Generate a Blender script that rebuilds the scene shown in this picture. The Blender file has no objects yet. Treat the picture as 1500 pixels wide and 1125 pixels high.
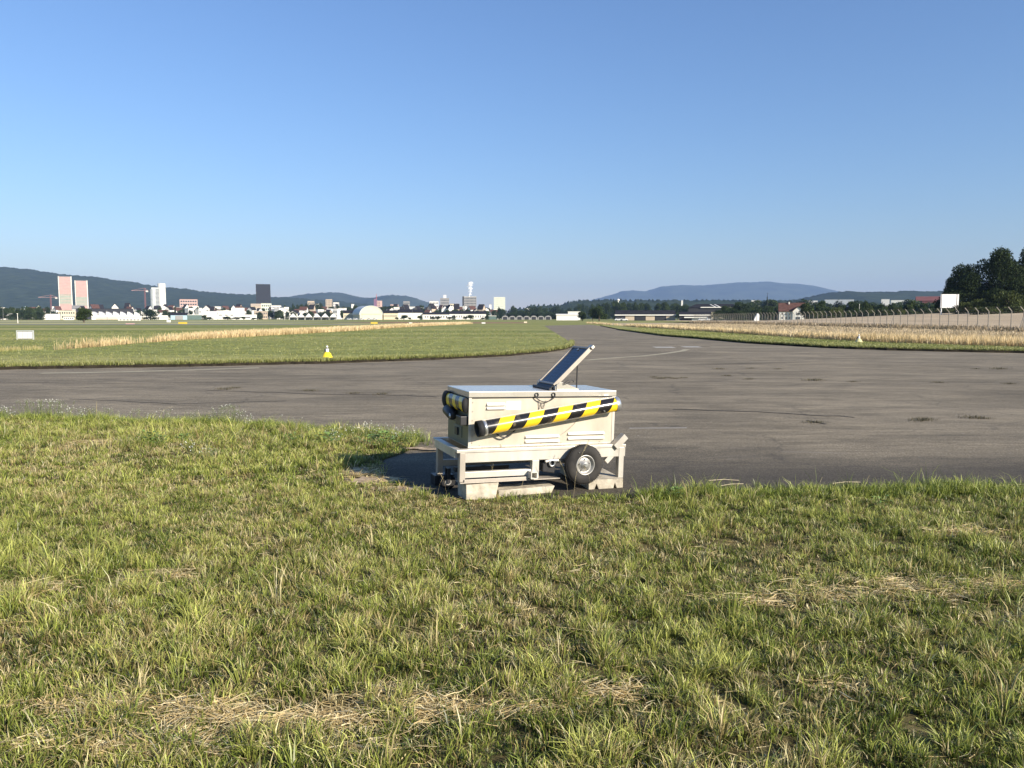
import bpy, math, random
import numpy as np
from mathutils import Vector, Matrix
R = math.radians
random.seed(7)
rng = np.random.default_rng(11)
sc = bpy.context.scene
col = sc.collection

# ------------------------------------------------------------------ camera, sky, sun, exposure
F, EYE = 1127.0, 1.6
PITCH = math.atan(96.5 / F)
cam_d = bpy.data.cameras.new("camera")
cam_d.sensor_width = 36.0
cam_d.lens = 36.0 * F / 1500.0
cam_d.clip_start = 0.05
cam_d.clip_end = 60000.0
cam = bpy.data.objects.new("camera", cam_d)
col.objects.link(cam)
cam.location = (0, 0, EYE)
cam.rotation_euler = (math.pi / 2 - PITCH, 0, 0)
sc.camera = cam

SUN_EL = R(25.0)
SUN_AZ = math.atan2(0.74, -0.67)            # clockwise from +Y
sun_dir = Vector((math.sin(SUN_AZ) * math.cos(SUN_EL), math.cos(SUN_AZ) * math.cos(SUN_EL), math.sin(SUN_EL)))
w = bpy.data.worlds.new("World")
sc.world = w
w.use_nodes = True
nt = w.node_tree
sky = nt.nodes.new("ShaderNodeTexSky")
sky.sky_type = 'NISHITA'
sky.sun_disc = False
sky.sun_elevation = SUN_EL
sky.sun_rotation = SUN_AZ
sky.altitude = 300
sky.air_density = 1.45
sky.dust_density = 0.1
sky.ozone_density = 7.0
nt.nodes["Background"].inputs[1].default_value = 0.092
tint = nt.nodes.new("ShaderNodeMix"); tint.data_type = 'RGBA'; tint.blend_type = 'MULTIPLY'; tint.inputs[0].default_value = 1
tint.inputs[7].default_value = (1.0, .942, 1.03, 1)          # clear summer air, a little less green
nt.links.new(sky.outputs[0], tint.inputs[6])
nt.links.new(tint.outputs[2], nt.nodes["Background"].inputs[0])
sun_l = bpy.data.lights.new("sun", 'SUN')
sun_l.energy = 4.9
sun_l.angle = R(0.5)
sun_l.color = (1.0, 0.90, 0.76)
sun_o = bpy.data.objects.new("sun", sun_l)
col.objects.link(sun_o)
sun_o.rotation_euler = (-sun_dir).to_track_quat('-Z', 'Y').to_euler()
sc.view_settings.view_transform = 'Standard'
sc.view_settings.look = 'None'
sc.view_settings.exposure = 0.75
sc.view_settings.gamma = 1.0
sc.render.engine = 'CYCLES'
cy = sc.cycles
cy.use_denoising = True
cy.max_bounces = 6
cy.diffuse_bounces = 3
cy.glossy_bounces = 3
cy.transmission_bounces = 4
cy.transparent_max_bounces = 8
cy.volume_bounces = 0
cy.caustics_reflective = False
cy.caustics_refractive = False

# ------------------------------------------------------------------ mapping of the view
CP, SP = math.cos(PITCH), math.sin(PITCH)


def ray(px, py):
    dx, dy = (px - 750) / F, -(py - 562.5) / F
    return dx, CP + dy * SP, -SP + dy * CP


def G(px, py, z=0.0):                        # point on the ground seen at a pixel
    a, b, c = ray(px, py)
    t = (z - EYE) / c
    return (a * t, b * t)


def Pt(px, py, D):                           # point at distance D
    a, b, c = ray(px, py)
    t = D / b
    return (a * t, D, EYE + c * t)


# ------------------------------------------------------------------ materials
def new_mat(name):
    m = bpy.data.materials.new(name)
    m.use_nodes = True
    n = m.node_tree
    return m, n, n.nodes["Principled BSDF"]


def N(n, t, **kw):
    x = n.nodes.new(t)
    for k, v in kw.items():
        setattr(x, k, v)
    return x


def mat(name, c, rough=0.6, metal=0.0, var=0.12, scale=6.0, bump=0.0, c2=None, coord='Object', spec=0.5, detail=6):
    m, n, b = new_mat(name)
    b.inputs["Roughness"].default_value = rough
    b.inputs["Metallic"].default_value = metal
    b.inputs["Specular IOR Level"].default_value = spec
    tc = N(n, "ShaderNodeTexCoord")
    nz = N(n, "ShaderNodeTexNoise")
    nz.inputs["Scale"].default_value = scale
    nz.inputs["Detail"].default_value = detail
    n.links.new(tc.outputs[coord], nz.inputs["Vector"])
    cr = N(n, "ShaderNodeValToRGB")
    cr.color_ramp.elements[0].position = 0.3
    cr.color_ramp.elements[1].position = 0.7
    a = [x * (1 - var) for x in c]
    d = [min(1, x * (1 + var)) for x in c] if c2 is None else list(c2)
    cr.color_ramp.elements[0].color = (*a, 1)
    cr.color_ramp.elements[1].color = (*d, 1)
    n.links.new(nz.outputs["Fac"], cr.inputs[0])
    n.links.new(cr.outputs[0], b.inputs["Base Color"])
    if bump:
        bp = N(n, "ShaderNodeBump")
        bp.inputs["Strength"].default_value = bump
        bp.inputs["Distance"].default_value = 0.02
        n.links.new(nz.outputs["Fac"], bp.inputs["Height"])
        n.links.new(bp.outputs[0], b.inputs["Normal"])
    return m


def leaf_mat(name, trans=0.25, rough=0.55, spec=0.3):
    m, n, b = new_mat(name)
    at = N(n, "ShaderNodeVertexColor", layer_name="tint")
    b.inputs["Roughness"].default_value = rough
    b.inputs["Specular IOR Level"].default_value = spec
    n.links.new(at.outputs[0], b.inputs["Base Color"])
    tr = N(n, "ShaderNodeBsdfTranslucent")
    n.links.new(at.outputs[0], tr.inputs[0])
    mx = N(n, "ShaderNodeMixShader")
    mx.inputs[0].default_value = trans
    n.links.new(b.outputs[0], mx.inputs[1])
    n.links.new(tr.outputs[0], mx.inputs[2])
    n.links.new(mx.outputs[0], n.nodes["Material Output"].inputs[0])
    return m


# ------------------------------------------------------------------ mesh helpers
def tag(o, label=None, cat=None, group=None, kind=None):
    if label: o["label"] = label
    if cat: o["category"] = cat
    if group: o["group"] = group
    if kind: o["kind"] = kind
    return o


def empty(name, loc=(0, 0, 0), rz=0.0):
    o = bpy.data.objects.new(name, None)
    o.empty_display_size = 0.2
    col.objects.link(o)
    o.location = loc
    o.rotation_euler = (0, 0, rz)
    return o


class MB:
    def __init__(s):
        s.v, s.f, s.sm = [], [], []

    def add(s, vs, fs, smooth=False):
        k = len(s.v)
        s.v += [tuple(p) for p in vs]
        s.f += [tuple(i + k for i in f) for f in fs]
        s.sm += [smooth] * len(fs)
        return s

    def box(s, x0, x1, y0, y1, z0, z1, M=None):
        vs = [(x, y, z) for z in (z0, z1) for x, y in ((x0, y0), (x1, y0), (x1, y1), (x0, y1))]
        if M is not None: vs = [M @ Vector(p) for p in vs]
        return s.add(vs, [(3, 2, 1, 0), (4, 5, 6, 7), (0, 1, 5, 4), (1, 2, 6, 5), (2, 3, 7, 6), (3, 0, 4, 7)])

    def frame(s, p0, p1):
        p0, p1 = Vector(p0), Vector(p1)
        d = (p1 - p0).normalized()
        a = d.orthogonal().normalized() if abs(d.z) > .95 else d.cross(Vector((0, 0, 1))).normalized()
        return p0, p1, d, a, d.cross(a).normalized()

    def tube(s, p0, p1, r0, r1=None, n=16, caps=True):
        r1 = r0 if r1 is None else r1
        p0, p1, d, a, b = s.frame(p0, p1)
        vs = []
        for p, r in ((p0, r0), (p1, r1)):
            for i in range(n):
                t = 2 * math.pi * i / n
                vs.append(p + a * (r * math.cos(t)) + b * (r * math.sin(t)))
        s.add(vs, [(i, (i + 1) % n, n + (i + 1) % n, n + i) for i in range(n)], True)
        if caps:
            s.add(vs[:n], [tuple(range(n))[::-1]])
            s.add(vs[n:], [tuple(range(n))])
        return s

    def ring(s, p0, p1, ro, ri, n=32):       # hollow tube
        p0, p1, d, a, b = s.frame(p0, p1)
        vs = []
        for p, r in ((p0, ro), (p1, ro), (p1, ri), (p0, ri)):
            for i in range(n):
                t = 2 * math.pi * i / n
                vs.append(p + a * (r * math.cos(t)) + b * (r * math.sin(t)))
        fs = []
        for q in range(4):
            for i in range(n):
                j = (i + 1) % n
                q2 = (q + 1) % 4
                fs.append((q * n + i, q * n + j, q2 * n + j, q2 * n + i))
        return s.add(vs, fs, True)

    def lathe(s, prof, M=None, n=32, smooth=True):   # profile (r, z) spun about local Z
        vs = []
        for r, z in prof:
            for i in range(n):
                t = 2 * math.pi * i / n
                p = Vector((r * math.cos(t), r * math.sin(t), z))
                vs.append(M @ p if M is not None else p)
        fs = []
        for k in range(len(prof) - 1):
            for i in range(n):
                j = (i + 1) % n
                fs.append((k * n + i, k * n + j, (k + 1) * n + j, (k + 1) * n + i))
        return s.add(vs, fs, smooth)

    def path(s, pts, r, n=6):
        for a, b in zip(pts[:-1], pts[1:]):
            s.tube(a, b, r, r, n)
        return s

    def prism(s, poly, y0, y1, M=None):       # polygon in x,z pushed along y
        n = len(poly)
        vs = [(x, y0, z) for x, z in poly] + [(x, y1, z) for x, z in poly]
        if M is not None: vs = [M @ Vector(p) for p in vs]
        return s.add(vs, [tuple(range(n)), tuple(range(n, 2 * n))[::-1]] +
                     [((i + 1) % n, i, n + i, n + (i + 1) % n) for i in range(n)])

    def build(s, name, m, parent=None, bevel=0.0, loc=None, rz=0.0, seg=2):
        me = bpy.data.meshes.new(name)
        me.from_pydata([tuple(p) for p in s.v], [], s.f)
        me.polygons.foreach_set("use_smooth", s.sm)
        me.update()
        o = bpy.data.objects.new(name, me)
        col.objects.link(o)
        if m is not None: me.materials.append(m)
        if parent is not None: o.parent = parent
        if loc is not None: o.location = loc
        o.rotation_euler = (0, 0, rz)
        if bevel:
            b = o.modifiers.new("bevel", 'BEVEL')
            b.width = bevel
            b.segments = seg
            b.limit_method = 'ANGLE'
            b.angle_limit = R(40)
        return o


def children(o):
    return [c for c in list(col.objects) if c.parent == o]


def copy_tree(o, parent=None, kids=None):
    c = o.copy()
    col.objects.link(c)
    c.parent = parent
    for ch in (kids[o.name] if kids and o.name in kids else []):
        copy_tree(ch, c, kids)
    return c


def kid_map():
    k = {}
    for o in col.objects:
        if o.parent: k.setdefault(o.parent.name, []).append(o)
    return k


# numpy value noise
def vnoise(x, y, scale, seed=0):
    x, y = np.asarray(x) / scale, np.asarray(y) / scale
    xi, yi = np.floor(x).astype(np.int64), np.floor(y).astype(np.int64)
    fx, fy = x - xi, y - yi
    fx, fy = fx * fx * (3 - 2 * fx), fy * fy * (3 - 2 * fy)

    def h(a, b):
        n = (a * 374761393 + b * 668265263 + seed * 2147483647 + 1013904223) & 0xffffffff
        n = ((n ^ (n >> 13)) * 1274126177) & 0xffffffff
        n = ((n ^ (n >> 16)) * 2246822519) & 0xffffffff
        return ((n ^ (n >> 15)) & 0xffff) / 65535.0
    a = h(xi, yi) * (1 - fx) + h(xi + 1, yi) * fx
    b = h(xi, yi + 1) * (1 - fx) + h(xi + 1, yi + 1) * fx
    return a * (1 - fy) + b * fy


def fbm(x, y, scale, seed=0, octs=4):
    r, a, t = 0, 1, 0
    for o in range(octs):
        r = r + a * vnoise(x, y, scale / 2 ** o, seed + o * 17)
        t += a
        a *= .55
    return r / t


def pip(x, y, poly):
    ins = np.zeros(len(x), bool)
    n = len(poly)
    for i in range(n):
        x0, y0 = poly[i]
        x1, y1 = poly[(i + 1) % n]
        c = ((y0 > y) != (y1 > y))
        if y1 != y0:
            ins ^= c & (x < (x1 - x0) * (y - y0) / (y1 - y0) + x0)
    return ins


def sample_poly(poly, n):
    P = np.array(poly)
    lo, hi = P.min(0), P.max(0)
    x = rng.uniform(lo[0], hi[0], n)
    y = rng.uniform(lo[1], hi[1], n)
    k = pip(x, y, poly)
    return x[k], y[k]


def area(poly):
    P = np.array(poly)
    lo, hi = P.min(0), P.max(0)
    return (hi[0] - lo[0]) * (hi[1] - lo[1])     # of the bounding box, as sample_poly uses


def ramp(t, cols):                            # t in 0..1, piecewise linear colours
    cols = np.array(cols)
    k = np.clip(t, 0, .9999) * (len(cols) - 1)
    i = k.astype(int)
    f = (k - i)[:, None]
    return cols[i] * (1 - f) + cols[i + 1] * f


def blades(name, m, p, d1, d2, s, c0, c1):
    """every blade: two base, two middle and one tip vertex"""
    n = len(p)
    V = np.empty((n, 5, 3), np.float32)
    V[:, 0] = p - s
    V[:, 1] = p + s
    V[:, 2] = p + d1 - s * .8
    V[:, 3] = p + d1 + s * .8
    V[:, 4] = p + d1 + d2
    me = bpy.data.meshes.new(name)
    me.vertices.add(n * 5)
    me.vertices.foreach_set("co", V.ravel())
    b = (np.arange(n) * 5)[:, None]
    L = np.concatenate([b + np.array([[0, 1, 3, 2]]), b + np.array([[2, 3, 4]])], 1).astype(np.int32)
    me.loops.add(n * 7)
    me.loops.foreach_set("vertex_index", L.ravel())
    st = ((np.arange(n) * 7)[:, None] + np.array([[0, 4]])).astype(np.int32)
    me.polygons.add(n * 2)
    me.polygons.foreach_set("loop_start", st.ravel())
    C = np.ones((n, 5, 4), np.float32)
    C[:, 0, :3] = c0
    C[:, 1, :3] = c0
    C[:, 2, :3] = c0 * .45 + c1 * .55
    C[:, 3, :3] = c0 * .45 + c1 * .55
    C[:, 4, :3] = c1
    ca = me.color_attributes.new("tint", 'FLOAT_COLOR', 'POINT')
    ca.data.foreach_set("color", C.ravel())
    me.materials.append(m)
    me.update(calc_edges=True)
    me.validate()
    o = bpy.data.objects.new(name, me)
    col.objects.link(o)
    return o


def turf(x, y, z, hgt, wid, lean, c0, c1, spread=0.0, per=1, bend=.6, jit=.27):
    """expand tuft centres into blades"""
    n = len(x)
    rep = lambda a: np.repeat(a, per, axis=0)
    N_ = n * per
    rad = np.abs(rng.normal(0, 1, N_)) * spread
    an = rng.uniform(0, 2 * np.pi, N_)
    px, py = rep(x) + rad * np.cos(an), rep(y) + rad * np.sin(an)
    h = rep(hgt) * rng.uniform(.45, 1.2, N_)
    out = np.stack([np.cos(an), np.sin(an)], 1)
    l = rep(lean)[:, None] * (.35 + .9 * rng.random(N_))[:, None] * out + rng.normal(0, .12, (N_, 2))
    d1 = np.zeros((N_, 3)); d2 = np.zeros((N_, 3))
    d1[:, :2] = l * h[:, None] * .35
    d1[:, 2] = h * .55
    d2[:, :2] = l * h[:, None] * bend
    d2[:, 2] = h * .45 * np.clip(1 - np.linalg.norm(l, axis=1) * .7, -.2, 1)
    yw = rng.uniform(0, np.pi, N_)
    wd = rep(wid) * rng.uniform(.6, 1.3, N_)
    s = np.stack([np.cos(yw) * wd / 2, np.sin(yw) * wd / 2, np.zeros(N_)], 1)
    p = np.stack([px, py, rep(z) - .004], 1)
    j = rng.normal(1, jit, (N_, 1)).clip(.35, 1.9)
    return p, d1, d2, s, np.clip(rep(c0) * j, 0, 1), np.clip(rep(c1) * j, 0, 1)


# ------------------------------------------------------------------ ground
def terrain(x, y):
    x, y = np.asarray(x, float), np.asarray(y, float)
    s = np.clip((y - 190) / 60, 0, 1)
    return .046 * np.clip(x - 58, 0, 120) * (1 - s * s * (3 - 2 * s)) * np.clip((y - 20) / 40, 0, 1)


def ground_mat():
    m, n, b = new_mat("field")
    b.inputs["Roughness"].default_value = 0.95
    b.inputs["Specular IOR Level"].default_value = 0.1
    ge = N(n, "ShaderNodeNewGeometry")
    mp = N(n, "ShaderNodeMapping")
    mp.inputs["Scale"].default_value = (0.12, 1.0, 1.0)       # mown lengthwise
    n.links.new(ge.outputs["Position"], mp.inputs["Vector"])
    n1 = N(n, "ShaderNodeTexNoise"); n1.inputs["Scale"].default_value = 0.06; n1.inputs["Detail"].default_value = 9
    n.links.new(mp.outputs[0], n1.inputs["Vector"])
    n2 = N(n, "ShaderNodeTexNoise"); n2.inputs["Scale"].default_value = 0.9; n2.inputs["Detail"].default_value = 8
    n.links.new(ge.outputs["Position"], n2.inputs["Vector"])
    r1 = N(n, "ShaderNodeValToRGB")
    e = r1.color_ramp.elements
    e[0].position, e[0].color = .35, (.16, .185, .055, 1)
    e[1].position, e[1].color = .66, (.34, .31, .13, 1)
    x = r1.color_ramp.elements.new(.5); x.color = (.23, .24, .078, 1)
    n.links.new(n1.outputs["Fac"], r1.inputs[0])
    r2 = N(n, "ShaderNodeValToRGB")
    r2.color_ramp.elements[0].position, r2.color_ramp.elements[0].color = .3, (.65, .65, .65, 1)
    r2.color_ramp.elements[1].position, r2.color_ramp.elements[1].color = .7, (1.3, 1.3, 1.25, 1)
    n.links.new(n2.outputs["Fac"], r2.inputs[0])
    mx = N(n, "ShaderNodeMix", data_type='RGBA', blend_type='MULTIPLY')
    mx.inputs[0].default_value = 1
    n.links.new(r1.outputs[0], mx.inputs[6]); n.links.new(r2.outputs[0], mx.inputs[7])
    n.links.new(mx.outputs[2], b.inputs["Base Color"])
    return m


xs = np.unique(np.concatenate([np.linspace(-12000, -500, 14), np.linspace(-500, 50, 12), np.linspace(52, 200, 60), np.linspace(220, 700, 10), np.linspace(1000, 14000, 14)]))
ys = np.unique(np.concatenate([np.linspace(-200, 0, 4), np.linspace(10, 260, 80), np.linspace(300, 1500, 13), np.linspace(2000, 15500, 20)]))
mb = MB()
for yy in ys:
    for xx in xs:
        mb.v.append((float(xx), float(yy), float(terrain(xx, yy))))
nx = len(xs)
for j in range(len(ys) - 1):
    for i in range(nx - 1):
        mb.f.append((j * nx + i, j * nx + i + 1, (j + 1) * nx + i + 1, (j + 1) * nx + i))
        mb.sm.append(True)
tag(mb.build("ground", ground_mat()), kind="structure")


def asphalt_mat():
    m, n, b = new_mat("asphalt")
    b.inputs["Specular IOR Level"].default_value = 0.25
    L = n.links.new
    ge = N(n, "ShaderNodeNewGeometry")
    pos = ge.outputs["Position"]

    def noise(scale, detail=6, rough=.6, mapping=None, dist=0, rot=0):
        x = N(n, "ShaderNodeTexNoise")
        x.inputs["Scale"].default_value = scale
        x.inputs["Detail"].default_value = detail
        x.inputs["Roughness"].default_value = rough
        x.inputs["Distortion"].default_value = dist
        if mapping:
            mp = N(n, "ShaderNodeMapping"); mp.inputs["Scale"].default_value = mapping
            mp.inputs["Rotation"].default_value = (0, 0, R(rot))
            L(pos, mp.inputs["Vector"]); L(mp.outputs[0], x.inputs["Vector"])
        else:
            L(pos, x.inputs["Vector"])
        return x.outputs["Fac"]

    def rmp(f, a, b_, c0, c1):
        r = N(n, "ShaderNodeValToRGB")
        r.color_ramp.elements[0].position, r.color_ramp.elements[1].position = a, b_
        r.color_ramp.elements[0].color, r.color_ramp.elements[1].color = (*c0, 1), (*c1, 1)
        L(f, r.inputs[0])
        return r.outputs[0]

    def mix(f, a, b_, mode='MIX'):
        x = N(n, "ShaderNodeMix", data_type='RGBA', blend_type=mode)
        if isinstance(f, float): x.inputs[0].default_value = f
        else: L(f, x.inputs[0])
        for k, v in ((6, a), (7, b_)):
            if isinstance(v, tuple): x.inputs[k].default_value = (*v, 1)
            else: L(v, x.inputs[k])
        return x.outputs[2]

    base = rmp(noise(.22, 8), .3, .7, (.158, .134, .094), (.248, .211, .150))
    # old surface worn in streaks across
    st = rmp(noise(.8, 10, .7, (.30, 1.1, 1), 1.0, 6), .34, .66, (.60, .60, .60), (1.32, 1.31, 1.29))
    base = mix(rmp(noise(.12, 4), .38, .62, (.7, .7, .7), (1, 1, 1)), base, mix(1.0, base, st, 'MULTIPLY'))
    st2 = rmp(noise(1.0, 9, .75, (.8, 3.6, 1), 1.0, -5), .36, .64, (.66, .66, .66), (1.28, 1.27, 1.24))
    base = mix(rmp(noise(.3, 5, .6, None, .5), .42, .62, (.55, .55, .55), (1, 1, 1)), base, mix(1.0, base, st2, 'MULTIPLY'))
    sp_ = rmp(noise(16, 6, .8), .58, .68, (0, 0, 0), (.75, .75, .75))
    base = mix(sp_, base, (.40, .36, .30))
    sp2 = rmp(noise(12, 6, .8, (1, 1.6, 1)), .58, .68, (0, 0, 0), (.75, .75, .75))
    base = mix(sp2, base, (.055, .048, .04))
    # younger dark strip laid next to the verge
    sep = N(n, "ShaderNodeSeparateXYZ"); L(pos, sep.inputs[0])
    wob = N(n, "ShaderNodeMath", operation='MULTIPLY_ADD')
    L(noise(.5, 6, .7, (.5, 1, 1)), wob.inputs[0]); wob.inputs[1].default_value = 1.6
    L(sep.outputs[1], wob.inputs[2])
    mr = N(n, "ShaderNodeMapRange"); mr.inputs[1].default_value = 8.6; mr.inputs[2].default_value = 10.4
    mr.inputs[3].default_value = 1; mr.inputs[4].default_value = 0
    L(wob.outputs[0], mr.inputs[0])
    base = mix(mr.outputs[0], base, mix(.80, base, (.047, .042, .034)))
    # aggregate
    ag = rmp(noise(55, 5, .8), .40, .60, (.52, .52, .52), (1.5, 1.48, 1.45))
    base = mix(1.0, base, ag, 'MULTIPLY')
    # stains
    sn = rmp(noise(2.3, 7, .7, (.5, 1, 1), 1.2), .62, .76, (0, 0, 0), (.5, .5, .5))
    base = mix(sn, base, (.06, .053, .045))
    # pale dusty smears
    du = rmp(noise(.9, 8, .7, (.35, 1.4, 1), 1.8), .63, .78, (0, 0, 0), (.55, .55, .55))
    base = mix(du, base, (.36, .32, .27))
    # fine cracks
    vo = N(n, "ShaderNodeTexVoronoi", feature='DISTANCE_TO_EDGE'); vo.inputs["Scale"].default_value = .42
    wv = N(n, "ShaderNodeMapping"); wv.inputs["Scale"].default_value = (.55, 1, 1)
    nd = N(n, "ShaderNodeTexNoise"); nd.inputs["Scale"].default_value = 1.4; nd.inputs["Detail"].default_value = 6
    L(pos, nd.inputs["Vector"])
    va = N(n, "ShaderNodeVectorMath", operation='MULTIPLY_ADD')
    L(nd.outputs["Color"], va.inputs[0]); va.inputs[1].default_value = (.9, .9, 0); L(pos, va.inputs[2])
    L(va.outputs[0], wv.inputs["Vector"]); L(wv.outputs[0], vo.inputs["Vector"])
    ck = rmp(vo.outputs["Distance"], .0, .008, (.45, .45, .45), (0, 0, 0))
    base = mix(ck, base, (.05, .045, .038))
    L(base, b.inputs["Base Color"])
    b.inputs["Roughness"].default_value = .9
    bp = N(n, "ShaderNodeBump"); bp.inputs["Strength"].default_value = .5; bp.inputs["Distance"].default_value = .006
    L(noise(60, 4, .7), bp.inputs["Height"]); L(bp.outputs[0], b.inputs["Normal"])
    return m


M_asph = asphalt_mat()


def sheet(name, pts, z, m, kind="structure"):
    mb_ = MB()
    mb_.add([(x, y, z) for x, y in pts], [tuple(range(len(pts)))])
    me = bpy.data.meshes.new(name)
    me.from_pydata(mb_.v, [], mb_.f)
    me.update()
    if me.polygons[0].normal.z < 0: me.flip_normals()
    me.materials.append(m)
    o = bpy.data.objects.new(name, me)
    col.objects.link(o)
    o["kind"] = kind
    return o


# edges as seen in the photograph, put on the ground
E_LEFT = [G(*p) for p in [(-260, 545), (0, 541.5), (150, 539), (300, 536.5), (480, 532.5), (640, 527), (740, 522), (800, 516.5), (826, 512.5), (838, 508), (838, 503), (829, 497), (818, 490), (806, 483), (797, 477)]]
E_RIGHT = [G(*p) for p in [(863, 475.6), (880, 477.5), (909, 483.6), (945, 488.5), (978, 492.8), (1030, 497), (1100, 503.3), (1150, 506.2), (1201, 509.5), (1253, 511.7), (1340, 514.2), (1420, 516), (1500, 517.5), (1900, 522)]]
E_NEAR_R = [G(*p) for p in [(1900, 725), (1650, 722), (1500, 725), (1420, 722), (1300, 727), (1150, 726), (1020, 728), (930, 731), (800, 733), (700, 734), (640, 731)]]
E_NEAR_L = [G(*p) for p in [(600, 716), (566, 700), (556, 688), (563, 674), (590, 665), (607, 655), (600, 647), (560, 641), (480, 636), (380, 628), (200, 622), (0, 617), (-260, 614)]]
asph = E_LEFT + E_RIGHT + E_NEAR_R + E_NEAR_L
sheet("runway_asphalt", asph, .004, M_asph)
# grass verge in the foreground (soil and thatch)
M_soil = mat("thatch", (.075, .062, .028), .95, 0, .35, 9, .6, c2=(.20, .165, .075), coord='Object', spec=.05, detail=9)
near = [G(640, 731)] + E_NEAR_L + [(-14, 12.0), (-14, .4), (14, .4), (14, 6.9)] + E_NEAR_R[1:-1]
near_poly = [p for p in near]
sheet("grass_verge_soil", near_poly, .012, M_soil)

M_bare = mat("bare_sandy_soil", (.34, .25, .16), .95, 0, .25, 14, .8, c2=(.58, .46, .32), spec=.05, detail=9)


def blob(cx, cy_, rx, ry, n_=64):
    return [(cx + rx * math.cos(6.283 * k / n_) * random.uniform(.72, 1.2), cy_ + ry * math.sin(6.283 * k / n_) * random.uniform(.75, 1.2)) for k in range(n_)]


BARE = []
for px, py, rx, ry in [(524, 692, .16, .22), (548, 706, .26, .17), (582, 719, .28, .11), (606, 659, .20, .06), (632, 661, .14, .05)]:
    cx, cyy = G(px, py)
    BARE.append((cx, cyy, rx, ry))
    sheet("bare_soil", blob(cx, cyy, rx, ry), .016 + .002 * len(BARE), M_bare)

# far taxiway strips
M_fasph = mat("far_asphalt", (.20, .18, .165), .9, 0, .1, .02, 0)
sheet("far_taxiway", [(-260, 176), (-40, 186), (-36, 205), (-270, 196)], .004, M_fasph)
sheet("far_taxiway", [(-420, 300), (-60, 292), (-55, 318), (-430, 330)], .004, M_fasph)
M_straw_g = mat("straw_ground", (.50, .39, .21), .95, 0, .2, .4, 0, spec=.1)
M_pale_g = mat("pale_grass_ground", (.50, .46, .26), .95, 0, .2, .05, 0, spec=.1)
M_brown_g = mat("dock_ground", (.26, .17, .10), .95, 0, .3, .2, 0, spec=.1)
M_rough_g = mat("rough_ground", (.42, .34, .22), .95, 0, .3, .25, 0, spec=.1)
sheet("pale_field_strip", [(-300, 222), (-70, 232), (-60, 262), (-320, 262)], .004, M_pale_g)
sheet("pale_field_strip", [(-600, 380), (-130, 372), (-100, 470), (-700, 480)], .004, M_pale_g)
sheet("brown_field_strip", [(-60, 250), (-12, 232), (6, 236), (4, 300), (-50, 330)], .004, M_brown_g)
sheet("pale_field_strip", [(-52, 214), (-16, 205), (-13, 214), (-50, 226)], .008, M_pale_g)

# dry tall-grass strips: front lines, then pushed back
GL = [G(*p) for p in [(74, 513), (130, 509), (200, 503), (280, 497.5), (370, 493), (450, 488.5), (520, 484.5), (580, 480), (650, 476.5), (692, 474.5)]]
GL_back = [(x * 1.0 - y * .02, y * 1.14 + 2.5) for x, y in GL][::-1]
GR = [G(*p) for p in [(870, 474.5), (900, 476.5), (935, 479.5), (980, 482), (1040, 486), (1100, 490), (1200, 497), (1300, 502), (1400, 505.5), (1500, 508.5), (1800, 514)]]
GR_back = [(x * 1.02, y * 1.13 + 2) for x, y in GR][::-1]
sheet("dry_grass_strip_ground", GL + GL_back, .008, M_straw_g)
sheet("dry_grass_strip_ground", GR + GR_back, .008, M_straw_g)


def fence_x(y):
    return 53.3 + (y - 80) * .022


sheet("rough_ground_by_fence", [(fence_x(y), y) for y in (40, 60, 80, 110, 150, 200, 260)] + [(x * 1.04, y * 1.16 + 3) for x, y in GR[:8]] + [(GR_back[2][0] + 1, GR_back[2][1])] + [(40, 40)], .004, M_rough_g)


# wheat field on the rising slope behind the fence
def wheat_mat():
    m, n, b = new_mat("wheat")
    b.inputs["Roughness"].default_value = .95
    b.inputs["Specular IOR Level"].default_value = .1
    ge = N(n, "ShaderNodeNewGeometry")
    mp = N(n, "ShaderNodeMapping"); mp.inputs["Scale"].default_value = (1.0, .08, 1)
    n.links.new(ge.outputs["Position"], mp.inputs["Vector"])
    nz = N(n, "ShaderNodeTexNoise"); nz.inputs["Scale"].default_value = .7; nz.inputs["Detail"].default_value = 8
    n.links.new(mp.outputs[0], nz.inputs["Vector"])
    cr = N(n, "ShaderNodeValToRGB")
    cr.color_ramp.elements[0].position, cr.color_ramp.elements[0].color = .3, (.42, .32, .20, 1)
    cr.color_ramp.elements[1].position, cr.color_ramp.elements[1].color = .7, (.58, .46, .30, 1)
    n.links.new(nz.outputs["Fac"], cr.inputs[0]); n.links.new(cr.outputs[0], b.inputs["Base Color"])
    return m


mb = MB()
wy = np.linspace(30, 330, 70)
for yy in wy:
    x0 = fence_x(yy) + 2.5
    for k in range(14):
        xx = x0 + k * (9 if yy < 230 else 5)
        mb.v.append((xx, float(yy), float(terrain(xx, yy)) + .5 + .12 * random.random()))
for j in range(len(wy) - 1):
    for i in range(13):
        mb.f.append((j * 14 + i, j * 14 + i + 1, (j + 1) * 14 + i + 1, (j + 1) * 14 + i)); mb.sm.append(True)
tag(mb.build("wheat_field", wheat_mat()), kind="structure")

# raised edge of the turf, dark soil face towards the asphalt
M_edge = mat("dark_soil", (.030, .025, .017), .95, 0, .3, 4, 0, spec=.05)


def turf_edge(pts, h):
    v, f = [], []
    for i, (x, y) in enumerate(pts):
        x += random.gauss(0, .05); y0 = y + random.gauss(0, .06)
        hh = h * random.uniform(.8, 1.15)
        v += [(x, y0 - .12, .0), (x, y0, hh), (x + .0, y0 + .55, hh), (x, y0 + .56, 0)]
    for i in range(len(pts) - 1):
        for k in range(3): f.append((4 * i + k, 4 * i + 4 + k, 4 * i + 5 + k, 4 * i + 1 + k))
    tag(MB().add(v, f).build("turf_bank", M_edge), kind="structure")


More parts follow.
